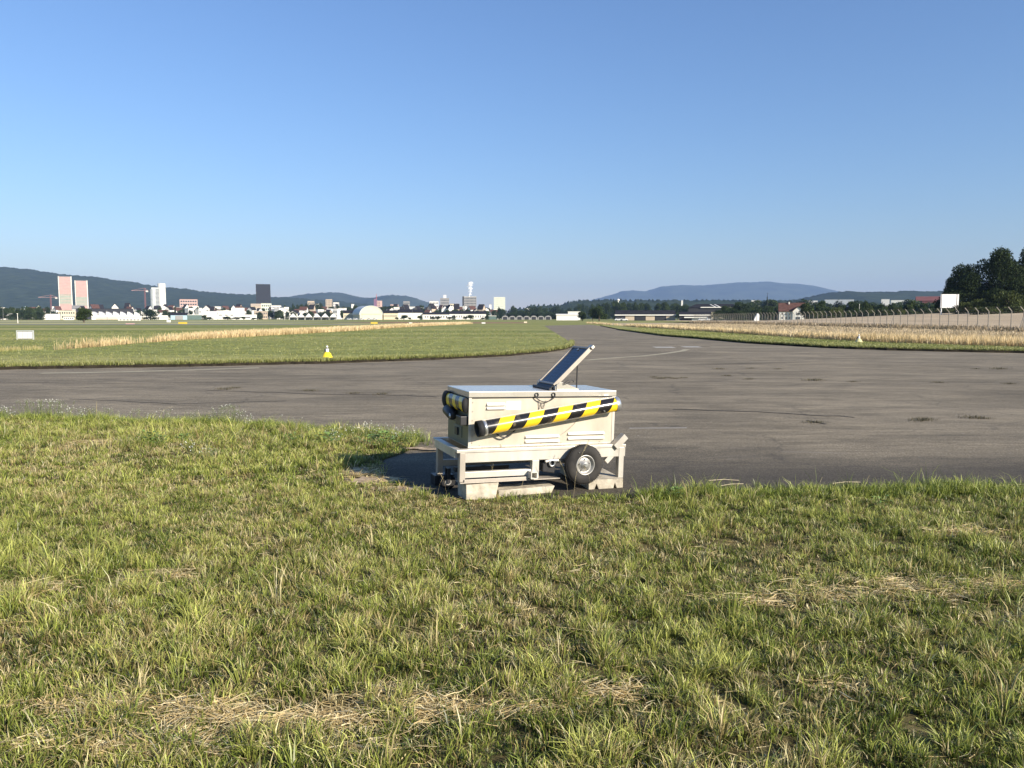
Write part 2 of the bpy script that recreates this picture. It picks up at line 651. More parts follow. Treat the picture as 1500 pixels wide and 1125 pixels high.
def dense(pts, n):
    P = np.array(pts); sg = np.linalg.norm(P[1:] - P[:-1], axis=1); cu = np.concatenate([[0], np.cumsum(sg)])
    t = np.linspace(0, cu[-1], n)
    return list(zip(np.interp(t, cu, P[:, 0]).tolist(), np.interp(t, cu, P[:, 1]).tolist()))


turf_edge(dense(E_LEFT[:10], 160), .085)
turf_edge(dense(E_RIGHT[1:], 260), .11)

# ------------------------------------------------------------------ painted markings
M_paintw = mat("worn_white_paint", (.42, .40, .35), .8, 0, .25, 3, 0)
M_painty = mat("worn_yellow_paint", (.34, .30, .20), .8, 0, .25, 2.5, 0)


def strip(name, pts, wdt, m, z=.008):
    mb_ = MB()
    P = [Vector((x, y, z)) for x, y in pts]
    vs = []
    for i, p in enumerate(P):
        d = (P[min(i + 1, len(P) - 1)] - P[max(i - 1, 0)]).normalized()
        s = Vector((-d.y, d.x, 0)) * wdt / 2
        vs += [p + s, p - s]
    mb_.add(vs, [(2 * i, 2 * i + 1, 2 * i + 3, 2 * i + 2) for i in range(len(P) - 1)])
    return tag(mb_.build(name, m), kind="structure")


strip("painted_line", [G(x, y) for x, y in [(858, 528), (880, 526), (910, 523.8), (940, 521.8), (968, 518.8), (985, 516.5), (1000, 514), (1006, 511.8)]], .32, M_painty)
strip("painted_line", [G(958, 508.8), G(987, 508.8)], 1.3, M_paintw)
strip("painted_line", [G(1000, 508.3), G(1026, 508.3)], 1.3, M_paintw)
strip("painted_line", [G(x, y) for x, y in [(60, 547), (130, 546), (240, 543.5), (380, 539)]], .4, M_painty)
strip("painted_line", [G(922, 628), G(1006, 627.5)], .055, M_paintw)
strip("painted_line", [G(x, y) for x, y in [(1040, 508.3), (1180, 508.8), (1200, 509.5)]], .5, M_painty)
M_crack = mat("crack_filling", (.035, .03, .026), .9, 0, .2, 5, 0)


def crack(pts, wdt):
    q = []
    for (a, b), (c, d) in zip(pts[:-1], pts[1:]):
        n_ = 7
        for k in range(n_):
            t = k / n_
            x, y = G(a + (c - a) * t, b + (d - b) * t)
            q.append((x, y + random.gauss(0, .03)))
    q.append(G(*pts[-1]))
    strip("pavement_crack", q, wdt, M_crack, .0095)


crack([(985, 600), (1110, 604), (1252, 612)], .06)
crack([(100, 585), (260, 592), (420, 588)], .035)
crack([(1010, 535), (1180, 530), (1420, 531)], .06)
crack([(1184, 617), (1210, 622)], .04)
crack([(300, 572), (480, 578), (560, 579), (640, 582)], .05)
crack([(930, 560), (1060, 560), (1200, 562), (1420, 566)], .03)
crack([(900, 545), (1100, 541), (1300, 544), (1500, 549)], .03)
crack([(0, 560), (160, 562), (400, 560), (600, 556)], .03)

# ------------------------------------------------------------------ haze
HAZE_TOP = 640
hb = MB().box(-9000, 11500, -60, 15000, -1.0, HAZE_TOP)
hm = bpy.data.materials.new("air")
hm.use_nodes = True
n = hm.node_tree
n.nodes.remove(n.nodes["Principled BSDF"])
pv = n.nodes.new("ShaderNodeVolumePrincipled")
pv.inputs["Color"].default_value = (.38, .56, .90, 1)
pv.inputs["Density"].default_value = 7.0e-5
pv.inputs["Anisotropy"].default_value = 0.0
n.links.new(pv.outputs[0], n.nodes["Material Output"].inputs["Volume"])
haze = hb.build("haze", hm)
tag(haze, "thin pale blue haze over the airfield and the town", "haze", kind="stuff")

# ------------------------------------------------------------------ hills
M_hill = mat("wooded_hill", (.034, .050, .024), .95, 0, .25, .02, 0, spec=.02, c2=(.052, .070, .034))
M_hill2 = mat("far_hill", (.040, .056, .030), .95, 0, .3, .004, 0, spec=.05, c2=(.07, .085, .045))


def hill(name, prof, D, depth, m, bump, step):
    px = np.arange(prof[0][0], prof[-1][0] + step, step)
    py = np.interp(px, [p[0] for p in prof], [p[1] for p in prof])
    rows = 15
    mb_ = MB()
    nxx = len(px)
    for r in range(rows):
        t = r / (rows - 3)                    # 1 at the crest
        Y = D - depth * (1 - t)
        k = max(0, min(1, t))
        k = k * k * (3 - 2 * k)
        if r > rows - 3: k = .86 if r == rows - 2 else .6
        for i in range(nxx):
            X, _, Z = Pt(px[i], py[i], D)
            rg = 1 + .25 * (1 - abs(2 * min(t, 1) - 1)) * (fbm(np.array([X]), np.array([Y]), depth * .35, 5)[0] - .5)
            z = max(-.4, Z * k * rg + bump * random.random() * (1.3 if t > .92 else .35) * (k > .05))
            mb_.v.append((X * (Y / D) if False else X, Y, z))
    for j in range(rows - 1):
        for i in range(nxx - 1):
            mb_.f.append((j * nxx + i, j * nxx + i + 1, (j + 1) * nxx + i + 1, (j + 1) * nxx + i)); mb_.sm.append(True)
    return tag(mb_.build(name, m), kind="structure")


hill("wooded_hill", [(-420, 400), (-200, 392), (-60, 392), (0, 394), (40, 397), (64, 401), (90, 404), (118, 407), (140, 408.5), (168, 413), (200, 417), (222, 421), (243, 424), (269, 425.5), (304, 430.5), (339, 433.5), (373, 434.5), (398, 437.5), (440, 440), (520, 446), (640, 460)], 4500, 2000, M_hill, 12, 1.1)
hill("distant_hill", [(330, 445), (400, 437), (425, 436), (448, 432), (483, 429.5), (498, 430), (509, 432), (527, 436.5), (544, 438), (561, 434.5), (579, 433), (596, 435), (613, 439), (627, 444), (650, 452), (700, 462)], 7000, 1800, M_hill2, 10, 1.5)
hill("far_mountain", [(800, 452), (840, 445), (866, 440), (885, 435), (904, 430), (909, 427), (927, 425.5), (944, 427), (956, 424), (968, 420), (1001, 417.8), (1018, 418.5), (1030, 418.4), (1057, 416), (1083, 414), (1100, 413.7), (1122, 412.6), (1141, 415.5), (1163, 416), (1184, 418.5), (1201, 422.5), (1219, 426.5), (1236, 430), (1280, 434), (1380, 446), (1500, 460)], 12500, 2500, M_hill2, 6, 2.5)
hill("low_wooded_ridge", [(1130, 446), (1172, 440), (1186, 437), (1200, 434), (1215, 431), (1240, 429), (1262, 430.5), (1290, 430), (1330, 428.4), (1360, 429.5), (1400, 427.5), (1500, 430), (1640, 430)], 3600, 1200, M_hill, 8, .9)
hill("low_wooded_ridge", [(752, 458), (775, 450), (800, 449.5), (820, 449), (833, 445), (847, 443.5), (870, 442), (905, 442), (960, 443), (1060, 443), (1180, 444), (1300, 447), (1400, 452)], 2300, 500, M_hill, 8, .9)

# ------------------------------------------------------------------ trees
M_leaf = leaf_mat("foliage", .15, .7, .08)
M_bark = mat("bark", (.085, .065, .045), .9, 0, .25, 6, .3)


def crown(name, blobs, n, size, base, parent, dark=.5, drop=0.0):
    """leaf clumps spread through several lobes"""
    wts = np.array([b[3] * b[3] * b[4] for b in blobs]); wts = wts / wts.sum()
    k = rng.choice(len(blobs), n, p=wts)
    B = np.array([b[:5] for b in blobs])[k]
    u = rng.normal(0, 1, (n, 3)); u /= np.linalg.norm(u, axis=1)[:, None]
    lump = fbm(u[:, 0] * 3 + B[:, 0] * 7, u[:, 2] * 3 + u[:, 1] * 5 + 50, 1.0, 3, 3)
    r = (rng.random(n) ** .38) * (.72 + .5 * lump)
    c = B[:, :3] + u * r[:, None] * np.stack([B[:, 3], B[:, 3], B[:, 4]], 1)
    c[:, 2] = np.maximum(c[:, 2], drop)
    a = rng.normal(0, 1, (n, 3)) + u * .6; a /= np.linalg.norm(a, axis=1)[:, None]
    t1 = np.cross(a, rng.normal(0, 1, (n, 3))); t1 /= np.linalg.norm(t1, axis=1)[:, None]
    t2 = np.cross(a, t1)
    s = size * rng.uniform(.5, 1.4, (n, 1))
    V = np.stack([c - t1 * s, c - t2 * s * .6, c + t1 * s, c + t2 * s * .6], 1)
    tone = .62 + .75 * fbm(c[:, 0] * .9 + 31, c[:, 2] * .9 + c[:, 1] * .6 + 77, max(size * 6, .5), 9, 3)
    C = np.ones((n, 4, 4), np.float32)
    C[:, :, :3] = (np.array(base)[None] * (tone * rng.uniform(.7, 1.3, n))[:, None])[:, None, :]
    me = bpy.data.meshes.new(name)
    me.vertices.add(n * 4); me.vertices.foreach_set("co", V.astype(np.float32).ravel())
    me.loops.add(n * 4); me.loops.foreach_set("vertex_index", np.arange(n * 4, dtype=np.int32))
    me.polygons.add(n); me.polygons.foreach_set("loop_start", (np.arange(n) * 4).astype(np.int32))
    ca = me.color_attributes.new("tint", 'FLOAT_COLOR', 'POINT'); ca.data.foreach_set("color", C.ravel())
    me.materials.append(M_leaf); me.update(calc_edges=True)
    o = bpy.data.objects.new(name, me); col.objects.link(o); o.parent = parent
    return o


def make_tree(name, H, W, n, size, base, seed, trunk_h=.25, conifer=False, low=False):
    rs = random.Random(seed)
    root = empty(name)
    blobs = []
    if conifer:
        for k in range(9):
            t = k / 8
            blobs.append((0, 0, H * (.14 + .8 * t), W * .5 * (1 - t) ** .8 + .02 * H, H * .09))
    else:
        nb = 12
        for k in range(nb):
            t = rs.random()
            z = H * (trunk_h + (.92 - trunk_h) * t)
            rr = W * .30 * math.sin(math.pi * min(1, .25 + .62 * t)) ** .7
            a = rs.random() * 6.28 + k * 2.4
            blobs.append((rr * math.cos(a), rr * math.sin(a), z * .93, W * rs.uniform(.17, .27), H * rs.uniform(.11, .18)))
        blobs.append((0, 0, H * .55, W * .3, H * .3))
        blobs.append((0, 0, H * .82, W * .2, H * .16))
        if low:
            for k in range(6):
                a = k * 1.05
                blobs.append((W * .3 * math.cos(a), W * .3 * math.sin(a), H * .14, W * .2, H * .14))
    crown("crown", blobs, n, size, base, root, drop=.1)
    tb = MB().tube((0, 0, 0), (W * .01, 0, H * .5), W * .035 + .08, W * .018 + .04, 8)
    for k in range(5):
        a = k * 1.3 + seed
        tb.tube((0, 0, H * (.2 + .06 * k)), (W * .28 * math.cos(a), W * .28 * math.sin(a), H * (.45 + .07 * k)), W * .012 + .03, .03, 6)
    tb.build("trunk", M_bark, root)
    return root


GRN = (.042, .062, .020)
protos = {
    'oak': make_tree("broadleaf_tree", 12, 11, 3600, .38, (.040, .060, .020), 1),
    'lime': make_tree("broadleaf_tree", 12, 8.5, 3200, .36, (.052, .074, .024), 2),
    'ash': make_tree("broadleaf_tree", 12, 14, 3600, .42, (.034, .052, .020), 3, low=True),
    'fir': make_tree("conifer_tree", 14, 6, 2400, .32, (.022, .038, .018), 4, conifer=True),
    'bush': make_tree("shrub", 4, 7, 2600, .19, (.066, .082, .026), 5, trunk_h=.1, low=True),
    'big': make_tree("broadleaf_tree", 17, 17, 30000, .27, (.026, .040, .013), 6, trunk_h=.10, low=True),
    'big2': make_tree("broadleaf_tree", 17, 14, 26000, .26, (.030, .044, .016), 8, trunk_h=.12, low=True),
}
P_H = dict(oak=12, lime=12, ash=12, fir=14, bush=4, big=17, big2=17)
P_W = dict(oak=11, lime=8.5, ash=14, fir=6, bush=7, big=17, big2=14)
KM = kid_map()
used_proto = set()


def tree(kind, px, py_top, D, wpx, label, cat="tree", group=None, hscale=None):
    x, y, ztop = Pt(px, py_top, D)
    z0 = float(terrain(x, D))
    h = max(.8, ztop - z0)
    w_ = wpx * D / F
    src = protos[kind]
    if kind in used_proto:
        o = copy_tree(src, None, KM)
    else:
        o = src; used_proto.add(kind)
    o.location = (x, D, z0)
    sx = w_ / P_W[kind]
    o.scale = (sx, sx, h / P_H[kind])
    o.rotation_euler = (0, 0, random.random() * 6.28)
    tag(o, label, cat, group)
    return o


# the big dark trees on the right
tree('big', 1408, 384, 205, 66, "dark round tree beside the white board, left of the tall dark trees", "tree")
tree('big', 1468, 359, 200, 74, "tallest dark tree with lighter climbing foliage at the right edge", "tree")
tree('big', 1438, 409, 222, 56, "dark tree standing behind and between the round and the tallest tree", "tree")
tree('big2', 1511, 353, 212, 62, "dark tree cut by the right edge behind the tallest tree", "tree")
tree('big', 1391, 404, 225, 28, "low dark tree at the left end of the dark tree group", "tree")
for i, (px, py, D, wpx, lab) in enumerate([
        (1476, 423, 168, 40, "pale green rounded shrub below the tallest dark tree"),
        (1437, 436, 172, 34, "light green bush behind the white board"),
        (1412, 441, 176, 30, "small green bush just right of the white board"),
        (1500, 430, 172, 36, "green shrub at the right edge under the dark trees"),
        (1448, 448, 160, 50, "low dark green hedge bush on the slope crest under the dark trees"),
        (1494, 446, 160, 52, "low hedge bush on the crest at the right edge"),
        (1388, 450, 190, 40, "low bush behind the posts of the white board")]):
    tree('bush', px, py, D, wpx, lab, "shrub")
GA = "dark trees in the belt beyond the airfield fence"
LA = "dark green tree in the continuous belt beyond the airfield fence on the right"
rs = random.Random(21)
# tree belt right: (px from, to, top, jitter, D, count)
for a, b, top, jit, D, cnt, kinds in [
        (1180, 1385, 444, 5, 330, 20, ['oak', 'ash', 'lime']),
        (1185, 1385, 452, 4, 270, 17, ['ash', 'bush', 'oak']),
        (1060, 1150, 446, 4, 480, 11, ['oak', 'ash', 'lime']),
        (1050, 1145, 453, 4, 400, 10, ['ash', 'oak']),
        (985, 1060, 449, 3, 760, 8, ['oak', 'ash']),
        (880, 1010, 443, 3, 900, 17, ['oak', 'ash', 'lime']),
        (1080, 1390, 440, 3, 800, 18, ['oak', 'ash', 'lime', 'fir'])]:
    for i in range(cnt):
        px = a + (b - a) * (i + .5) / cnt + rs.uniform(-4, 4)
        tree(rs.choice(kinds), px, top + rs.uniform(-jit, jit), D * rs.uniform(.92, 1.1), (b - a) / cnt * rs.uniform(1.5, 2.4), LA, "tree", GA)
tree('oak', 878, 447, 420, 26, "rounded green tree left of the long grey hangars", "tree")
tree('lime', 853, 456, 430, 15, "small tree at the right end of the long white shed", "tree")
tree('lime', 868, 453, 470, 14, "small tree hiding behind the rounded green tree by the hangars", "tree")
tree('ash', 1083, 441, 470, 36, "light green spreading tree right of the dark roofed hangar", "tree")
tree('fir', 1124, 432, 560, 7, "narrow dark conifer left of the red roofed farmhouse", "conifer")
GB = "dark trees behind the sheds at the end of the runway"
LB = "dark tree in the belt behind the sheds at the end of the runway"
for a, b, top, jit, D, cnt, kinds in [(720, 860, 451, 4, 1150, 20, ['oak', 'ash', 'fir']), (745, 850, 457, 3, 950, 14, ['oak', 'ash']), (845, 900, 446, 3, 1200, 9, ['oak', 'ash'])]:
    for i in range(cnt):
        px = a + (b - a) * (i + .5) / cnt + rs.uniform(-3, 3)
        tree(rs.choice(kinds), px, top + rs.uniform(-jit, jit), D * rs.uniform(.95, 1.08), (b - a) / cnt * rs.uniform(1.5, 2.5), LB, "tree", GB)
tree('fir', 731, 448, 1000, 11, "pointed dark conifer in front of the white cube tower", "conifer")
GC = "dark trees between the houses of the town"
LC = "dark tree between the white houses of the distant town"
for a, b, top, jit, D, cnt, kinds in [(15, 60, 456, 2, 700, 4, ['ash']), (60, 140, 455, 2, 1100, 8, ['oak', 'lime']), (425, 470, 445, 3, 1350, 8, ['oak', 'ash']), (505, 620, 449, 3, 1300, 9, ['oak', 'fir', 'lime'])]:
    for i in range(cnt):
        px = a + (b - a) * (i + .5) / cnt + rs.uniform(-3, 3)
        tree(rs.choice(kinds), px, top + rs.uniform(-jit, jit), D * rs.uniform(.95, 1.08), (b - a) / cnt * rs.uniform(1.2, 2.3), LC, "tree", GC)
tree('oak', 122, 450, 270, 26, "lone dark round tree on the airfield below the two red and green towers", "tree")
tree('ash', 220, 452, 760, 26, "dark tree clump in front of the rounded silver tower", "tree")
for k in protos:
    if k not in used_proto: pass

# ------------------------------------------------------------------ buildings
PAL = {
    'white': mat("white_render", (.78, .75, .68), .8, 0, .05, .3), 'cream': mat("cream_render", (.68, .60, .42), .8, 0, .06, .3),
    'beige': mat("beige_render", (.52, .42, .31), .8, 0, .07, .3), 'grey': mat("grey_cladding", (.30, .29, .27), .7, 0, .08, .3),
    'pink': mat("pink_render", (.55, .38, .33), .8, 0, .07, .3), 'dark': mat("dark_cladding", (.03, .03, .034), .8, 0, .1, .3),
    'black': mat("black_glass", (.022, .024, .03), .35, 0, .1, .3), 'red': mat("red_panel", (.52, .10, .08), .8, 0, .1, .2),
    'lightred': mat("salmon_panel", (.56, .33, .30), .8, 0, .1, .2), 'green': mat("green_panel", (.27, .36, .29), .8, 0, .1, .2),
    'silver': mat("silver_glass", (.50, .52, .50), .45, .1, .1, .2), 'blue': mat("light_blue_panel", (.38, .52, .60), .7, 0, .06, .3),
    'darkroof': mat("dark_roof", (.026, .024, .026), .9, 0, .2, .3, spec=.1), 'redroof': mat("brown_red_roof", (.11, .058, .045), .9, 0, .25, .8, spec=.1),
    'greyroof': mat("grey_roof", (.22, .21, .20), .8, 0, .12, .3), 'glass': mat("window_glass", (.05, .06, .075), .25, 0, .2, .5),
    'yellow': mat("yellow_panel", (.62, .47, .06), .6, 0, .05, 2), 'purple': mat("mauve_panel", (.20, .11, .17), .8, 0, .08, .3),
    'palegreen': mat("pale_green_render", (.68, .70, .56), .8, 0, .05, .3), 'teal': mat("dark_green_cladding", (.10, .15, .13), .7, 0, .1, .3),
    'redroof2': mat("red_roof", (.17, .055, .045), .9, 0, .15, .3), 'orangesteel': mat("red_steel", (.27, .13, .13), .6, 0, .05, 1),
}


def site(px0, px1, D, name, rz=0.0, z=None):
    xa, xb = Pt(px0, 466, D)[0], Pt(px1, 466, D)[0]
    x = (xa + xb) / 2
    wd_ = xb - xa
    if rz == 0.0:                                        # the blocks stand square to the airfield
        rz = math.atan2(-x, D) * .9
        wd_ *= math.cos(math.atan2(x, D))
    return empty(name, (x, D, float(terrain(x, D)) if z is None else z), rz), wd_


def top(py, D):
    return Pt(750, py, D)[2]


def windows(root, w_, h0, h1, nrow, ncol, glass='glass', y=-.06, fw=.55, fh=.5):
    """one mesh per storey band, each pane let into the front"""
    for r in range(nrow):
        zc = h0 + (h1 - h0) * (r + .5) / nrow
        hh = (h1 - h0) / nrow * fh / 2
        m_ = MB()
        for c in range(ncol):
            xc = -w_ / 2 + w_ * (c + .5) / ncol
            ww = w_ / ncol * fw / 2
            m_.box(xc - ww, xc + ww, y, y + .3, zc - hh, zc + hh)
        m_.build("window", PAL[glass], root)


def flat(px0, px1, py, D, wall, label, cat="building", depth=None, rows=0, cols=0, roof='greyroof', name="building", group=None, rz=0.0, z=None, fw=.55, fh=.5):
    root, w_ = site(px0, px1, D, name, rz, z)
    h = top(py, D) - root.location.z
    d = depth or max(8, w_ * .6)
    MB().box(-w_ / 2, w_ / 2, 0, d, 0, h).build("wall", PAL[wall], root)
    MB().box(-w_ / 2 - .25, w_ / 2 + .25, -.25, d + .25, h, h + .45).build("roof", PAL[roof], root)
    if rows: windows(root, w_ * .94, h * .06, h * .97, rows, cols, fw=fw, fh=fh)
    tag(root, label, cat, group)
    return root


def gable(px0, px1, py_eave, py_top, D, wall, roof, label, cat="house", axis='x', depth=None, rows=1, cols=4, name="house", group=None, rz=0.0, z=None, over=.4):
    root, w_ = site(px0, px1, D, name, rz, z)
    z0 = root.location.z
    he, ht = top(py_eave, D) - z0, top(py_top, D) - z0
    d = depth or max(8, w_ * .7)
    wl = MB()
    if axis == 'y':
        wl.prism([(-w_ / 2, 0), (w_ / 2, 0), (w_ / 2, he), (0, ht), (-w_ / 2, he)], 0, d)
        rf = MB()
        t = .3
        k = (ht - he) / (w_ / 2)
        for s in (-1, 1):
            rf.prism([(0, ht + .02), (s * (w_ / 2 + over), he - over * k + .02), (s * (w_ / 2 + over), he - over * k + t), (0, ht + t)], -over, d + over)
    else:
        wl.v = []
        vs = [(-w_ / 2, 0, 0), (w_ / 2, 0, 0), (w_ / 2, d, 0), (-w_ / 2, d, 0), (-w_ / 2, 0, he), (w_ / 2, 0, he), (w_ / 2, d, he), (-w_ / 2, d, he), (-w_ / 2, d / 2, ht), (w_ / 2, d / 2, ht)]
        wl.add(vs, [(0, 1, 5, 4), (1, 2, 6, 9, 5), (2, 3, 7, 6), (3, 0, 4, 8, 7), (4, 5, 9, 8), (6, 7, 8, 9), (3, 2, 1, 0)])
        rf = MB()
        k = (ht - he) / (d / 2)
        X0, X1, t = -w_ / 2 - over, w_ / 2 + over, .3
        for s, ye in ((1, -over), (-1, d + over)):
            ze = he - over * k
            vs = [(X0, ye, ze + .03), (X1, ye, ze + .03), (X1, d / 2, ht + .03), (X0, d / 2, ht + .03), (X0, ye, ze + t), (X1, ye, ze + t), (X1, d / 2, ht + t), (X0, d / 2, ht + t)]
            rf.add(vs, [(3, 2, 1, 0), (4, 5, 6, 7), (0, 1, 5, 4), (1, 2, 6, 5), (2, 3, 7, 6), (3, 0, 4, 7)])
    wl.build("wall", PAL[wall], root)
    rf.build("roof", PAL[roof], root)
    if rows: windows(root, w_ * .9, he * .12, he * .95, rows, cols, fw=.35, fh=.45)
    tag(root, label, cat, group)
    return root


# two red and green towers
for px0, px1, py, lab in [(88, 107.5, 405.5, "taller of the two red and green striped tower blocks on the left"), (112, 130.5, 411.5, "shorter of the two red and green striped tower blocks on the left")]:
    root, w_ = site(px0, px1, 1500, "tower_block")
    H = top(py, 1500)
    d = 12
    MB().box(-w_ / 2, w_ / 2, 0, d, 0, H).build("wall", PAL['lightred'], root)
    MB().box(-w_ / 2 + 1.2, w_ / 2 - 1.6, -.35, 0, H * .35, H * .58).build("green_panel", PAL['green'], root)
    MB().box(-w_ / 2 + 1.2, w_ / 2 - 1.6, -.35, 0, H * .03, H * .14).build("green_panel", PAL['green'], root)
    MB().box(w_ / 2 - 1.5, w_ / 2, -.8, d, 0, H + 1).build("edge_wall", PAL['white'], root)
    MB().box(-w_ / 2 - .2, -w_ / 2 + .8, -.8, d, 0, H + 1).build("edge_wall", PAL['white'], root)
    MB().box(-w_ / 2 + 1.01, w_ / 2 - 1.51, -.5, d, H, H + 1.2).build("roof", PAL['greyroof'], root)
    windows(root, w_ - 3.2, H * .02, H * .98, 26, 1, glass='pink', y=-.55, fw=.96, fh=.34)
    tag(root, lab, "tower block")
# rounded silver tower
root, w_ = site(221.5, 243, 1500, "tower_block")
H1, H2 = top(421, 1500), top(415, 1500)
MB().box(-w_ / 2 + 2, w_ * .25, 2, 22, 0, H1).build("wall", PAL['silver'], root)
MB().tube((w_ * .27, 7, 0), (w_ * .27, 7, H2), 7.2, 7.2, 24).build("stair_cylinder", PAL['white'], root)
MB().tube((-w_ * .3, 6, 0), (-w_ * .3, 6, H1 - 3), 6, 6, 24).build("side_cylinder", PAL['silver'], root)
windows(root, w_ * .5, 8, H1 - 3, 20, 1, y=1.7, fw=.9, fh=.35)
tag(root, "pale silver tower block with a rounded bright right end", "tower block")
# black tower
r_ = flat(376, 397, 416.5, 1800, 'black', "tall black slab tower rising behind the white town", "tower block", depth=24, roof='dark', name="tower_block")
windows(r_, 33, 6, top(418, 1800), 22, 9, glass='dark', y=-.3, fw=.8, fh=.6)
# sawtooth factory
root, w_ = site(135, 247, 800, "factory_hall")
he, ht = top(462, 800), top(456.5, 800)
MB().box(-w_ / 2, w_ / 2, 0, 40, 0, he).build("wall", PAL['white'], root)
nt_ = 10
for k in range(nt_):
    x0 = -w_ / 2 + w_ * .92 * k / nt_
    x1 = -w_ / 2 + w_ * .92 * (k + 1) / nt_
    MB().prism([(x0, he + .01), (x1 - .05, he + .01), (x0 + .3, ht)], .2, 40).build("sawtooth_roof", PAL['white'], root)
    MB().box(x0 + .05, x0 + .25, .5, 39, he + .4, ht - .4).build("roof_window", PAL['glass'], root)
MB().box(-w_ / 2, w_ / 2, -.2, -.02, he * .42, he * .52).build("window", PAL['greyroof'], root)
MB().box(-w_ / 2 + 4, w_ / 2 - 20, -.25, -.03, he * .08, he * .30).build("window", PAL['beige'], root)
tag(root, "long white factory hall with a row of sawtooth roofs", "factory")

flat(112, 196, 452.5, 1000, 'dark', "long low building with a flat dark roof behind the sawtooth factory", depth=30, roof='darkroof')
flat(86, 111, 455, 900, 'cream', "cream hall left of the lone dark tree", depth=18, rows=2, cols=7, roof='greyroof')
flat(62, 88, 460.5, 780, 'white', "white box shaped hall at the left beside the cream hall", depth=18, roof='white')
flat(93, 108, 464, 690, 'white', "low white shed in front of the cream hall", depth=10, rows=1, cols=5, roof='greyroof')
gable(53, 62, 452, 447.5, 1200, 'palegreen', 'darkroof', "pale yellow green house above the left trees", axis='y', cols=3)
gable(34, 42, 453, 448, 1150, 'blue', 'darkroof', "pale blue house at the far left among dark trees", axis='y', cols=2)
gable(44, 54, 454, 450, 1200, 'white', 'redroof', "white house with brown roof left of the yellow green house", axis='x', cols=4)
flat(64, 84, 453.5, 1200, 'grey', "grey flat building between the crane mast and the first tower", rows=2, cols=6)
flat(77, 88, 449, 1350, 'white', "small white block at the foot of the taller striped tower", rows=2, cols=4)
gable(106, 124, 453, 447.5, 1300, 'white', 'greyroof', "white building at the foot of the shorter striped tower", axis='x', cols=5)
root, w_ = site(9, 25, 750, "arched_shed")
hh = top(459, 750)
prof = [(-w_ / 2, 0)] + [(-w_ / 2 * math.cos(math.pi * k / 12), hh * .45 + hh * .55 * math.sin(math.pi * k / 12)) for k in range(13)] + [(w_ / 2, 0)]
MB().prism(prof[::-1], .2, 20).build("roof", PAL['greyroof'], root)
MB().box(-w_ * .25, w_ * .25, 0, .19, 0, hh * .6).build("door", PAL['teal'], root)
tag(root, "small pale arched shed near the left edge", "shed")
flat(0, 8, 463, 720, 'white', "tiny white hut at the left edge of the field", roof='redroof2', rows=1, cols=2)
# right of the factory
flat(173, 206, 467.3, 520, 'white', "low white trailer in front of the sawtooth factory", "trailer", depth=4, rows=1, cols=6, roof='white', name="trailer")
gable(250, 274, 461.5, 458.5, 760, 'blue', 'darkroof', "light blue hangar with a grey door", axis='x', depth=16, rows=0, name="hangar")
MB().box(-3.2, 3.8, -.3, -.05, 0, 4).build("door", PAL['grey'], bpy.data.objects[[o.name for o in col.objects if o.get("label") == "light blue hangar with a grey door"][0]])
flat(274, 295, 461.5, 770, 'teal', "dark green shed right of the light blue hangar", depth=14, roof='white')
gable(295, 318, 460, 456, 820, 'white', 'white', "bright white hall right of the dark green shed", axis='x', depth=24, rows=0, name="hall")
flat(318, 345, 455.5, 900, 'white', "long white hall with a high flat front", depth=24, roof='white', rows=1, cols=3, fh=.12)
flat(344, 358, 451.5, 950, 'white', "tall white block at the end of the long white hall", depth=20, roof='white')
flat(342, 376, 461.5, 800, 'white', "low white shed with a dark canopy in front of the white halls", depth=10, roof='white', rows=1, cols=1, fw=.5, fh=.25)
root = flat(264, 290, 438.5, 1600, 'pink', "pink grey tower block with balcony bands and a flat canopy", depth=20, rows=6, cols=7, roof='redroof2', fw=.7)
gable(232, 250, 453, 448, 1300, 'white', 'darkroof', "white house in the dark tree clump right of the silver tower", axis='y', cols=4)
gable(368, 388, 448, 445, 1300, 'beige', 'beige', "beige block with a stepped roof under the black tower", axis='x', cols=8, rows=2)
gable(356, 372, 456, 451, 1100, 'pink', 'redroof', "pinkish house left of the beige block", axis='x', cols=5)
flat(383, 398, 444.5, 1250, 'palegreen', "pale block at the foot of the black tower", depth=16, rows=4, cols=5)
flat(372, 392, 456, 1000, 'beige', "pale brown stepped building in front of the black tower", rows=2, cols=8)
flat(397.5, 412, 447.5, 1100, 'white', "white block with rows of windows right of the black tower", depth=16, rows=4, cols=7, fw=.5)
gable(411, 424, 456, 452, 1050, 'white', 'greyroof', "white gabled house right of the white block with windows", axis='y', cols=5, rows=2)
gable(422, 436, 460, 456, 980, 'white', 'greyroof', "low white gabled house with a sloping roof by the dark trees", axis='y', cols=5)
flat(477.5, 487, 438.5, 1500, 'beige', "pale high rise with rounded top left of the arched hangar", "tower block", depth=14, rows=9, cols=4, name="tower_block")
flat(488.5, 497, 443, 1550, 'white', "shorter white high rise beside the pale high rise", "tower block", depth=12, rows=6, cols=4, name="tower_block")
flat(463, 468, 445, 1500, 'white', "small white tower block among trees left of the pale high rise", rows=5, cols=3)
flat(451, 461, 441, 1900, 'beige', "hazy beige block behind the trees left of the high rises", rows=5, cols=5)
flat(515, 519, 445.5, 1500, 'white', "tiny white tower behind the arched hangar", rows=0)
gable(479, 490, 456, 452.5, 1100, 'white', 'white', "white roofed hall left of the arched hangar", axis='x', rows=0)
gable(491, 503, 456, 453, 1080, 'white', 'white', "second white roofed hall nearer the arched hangar", axis='x', rows=0)
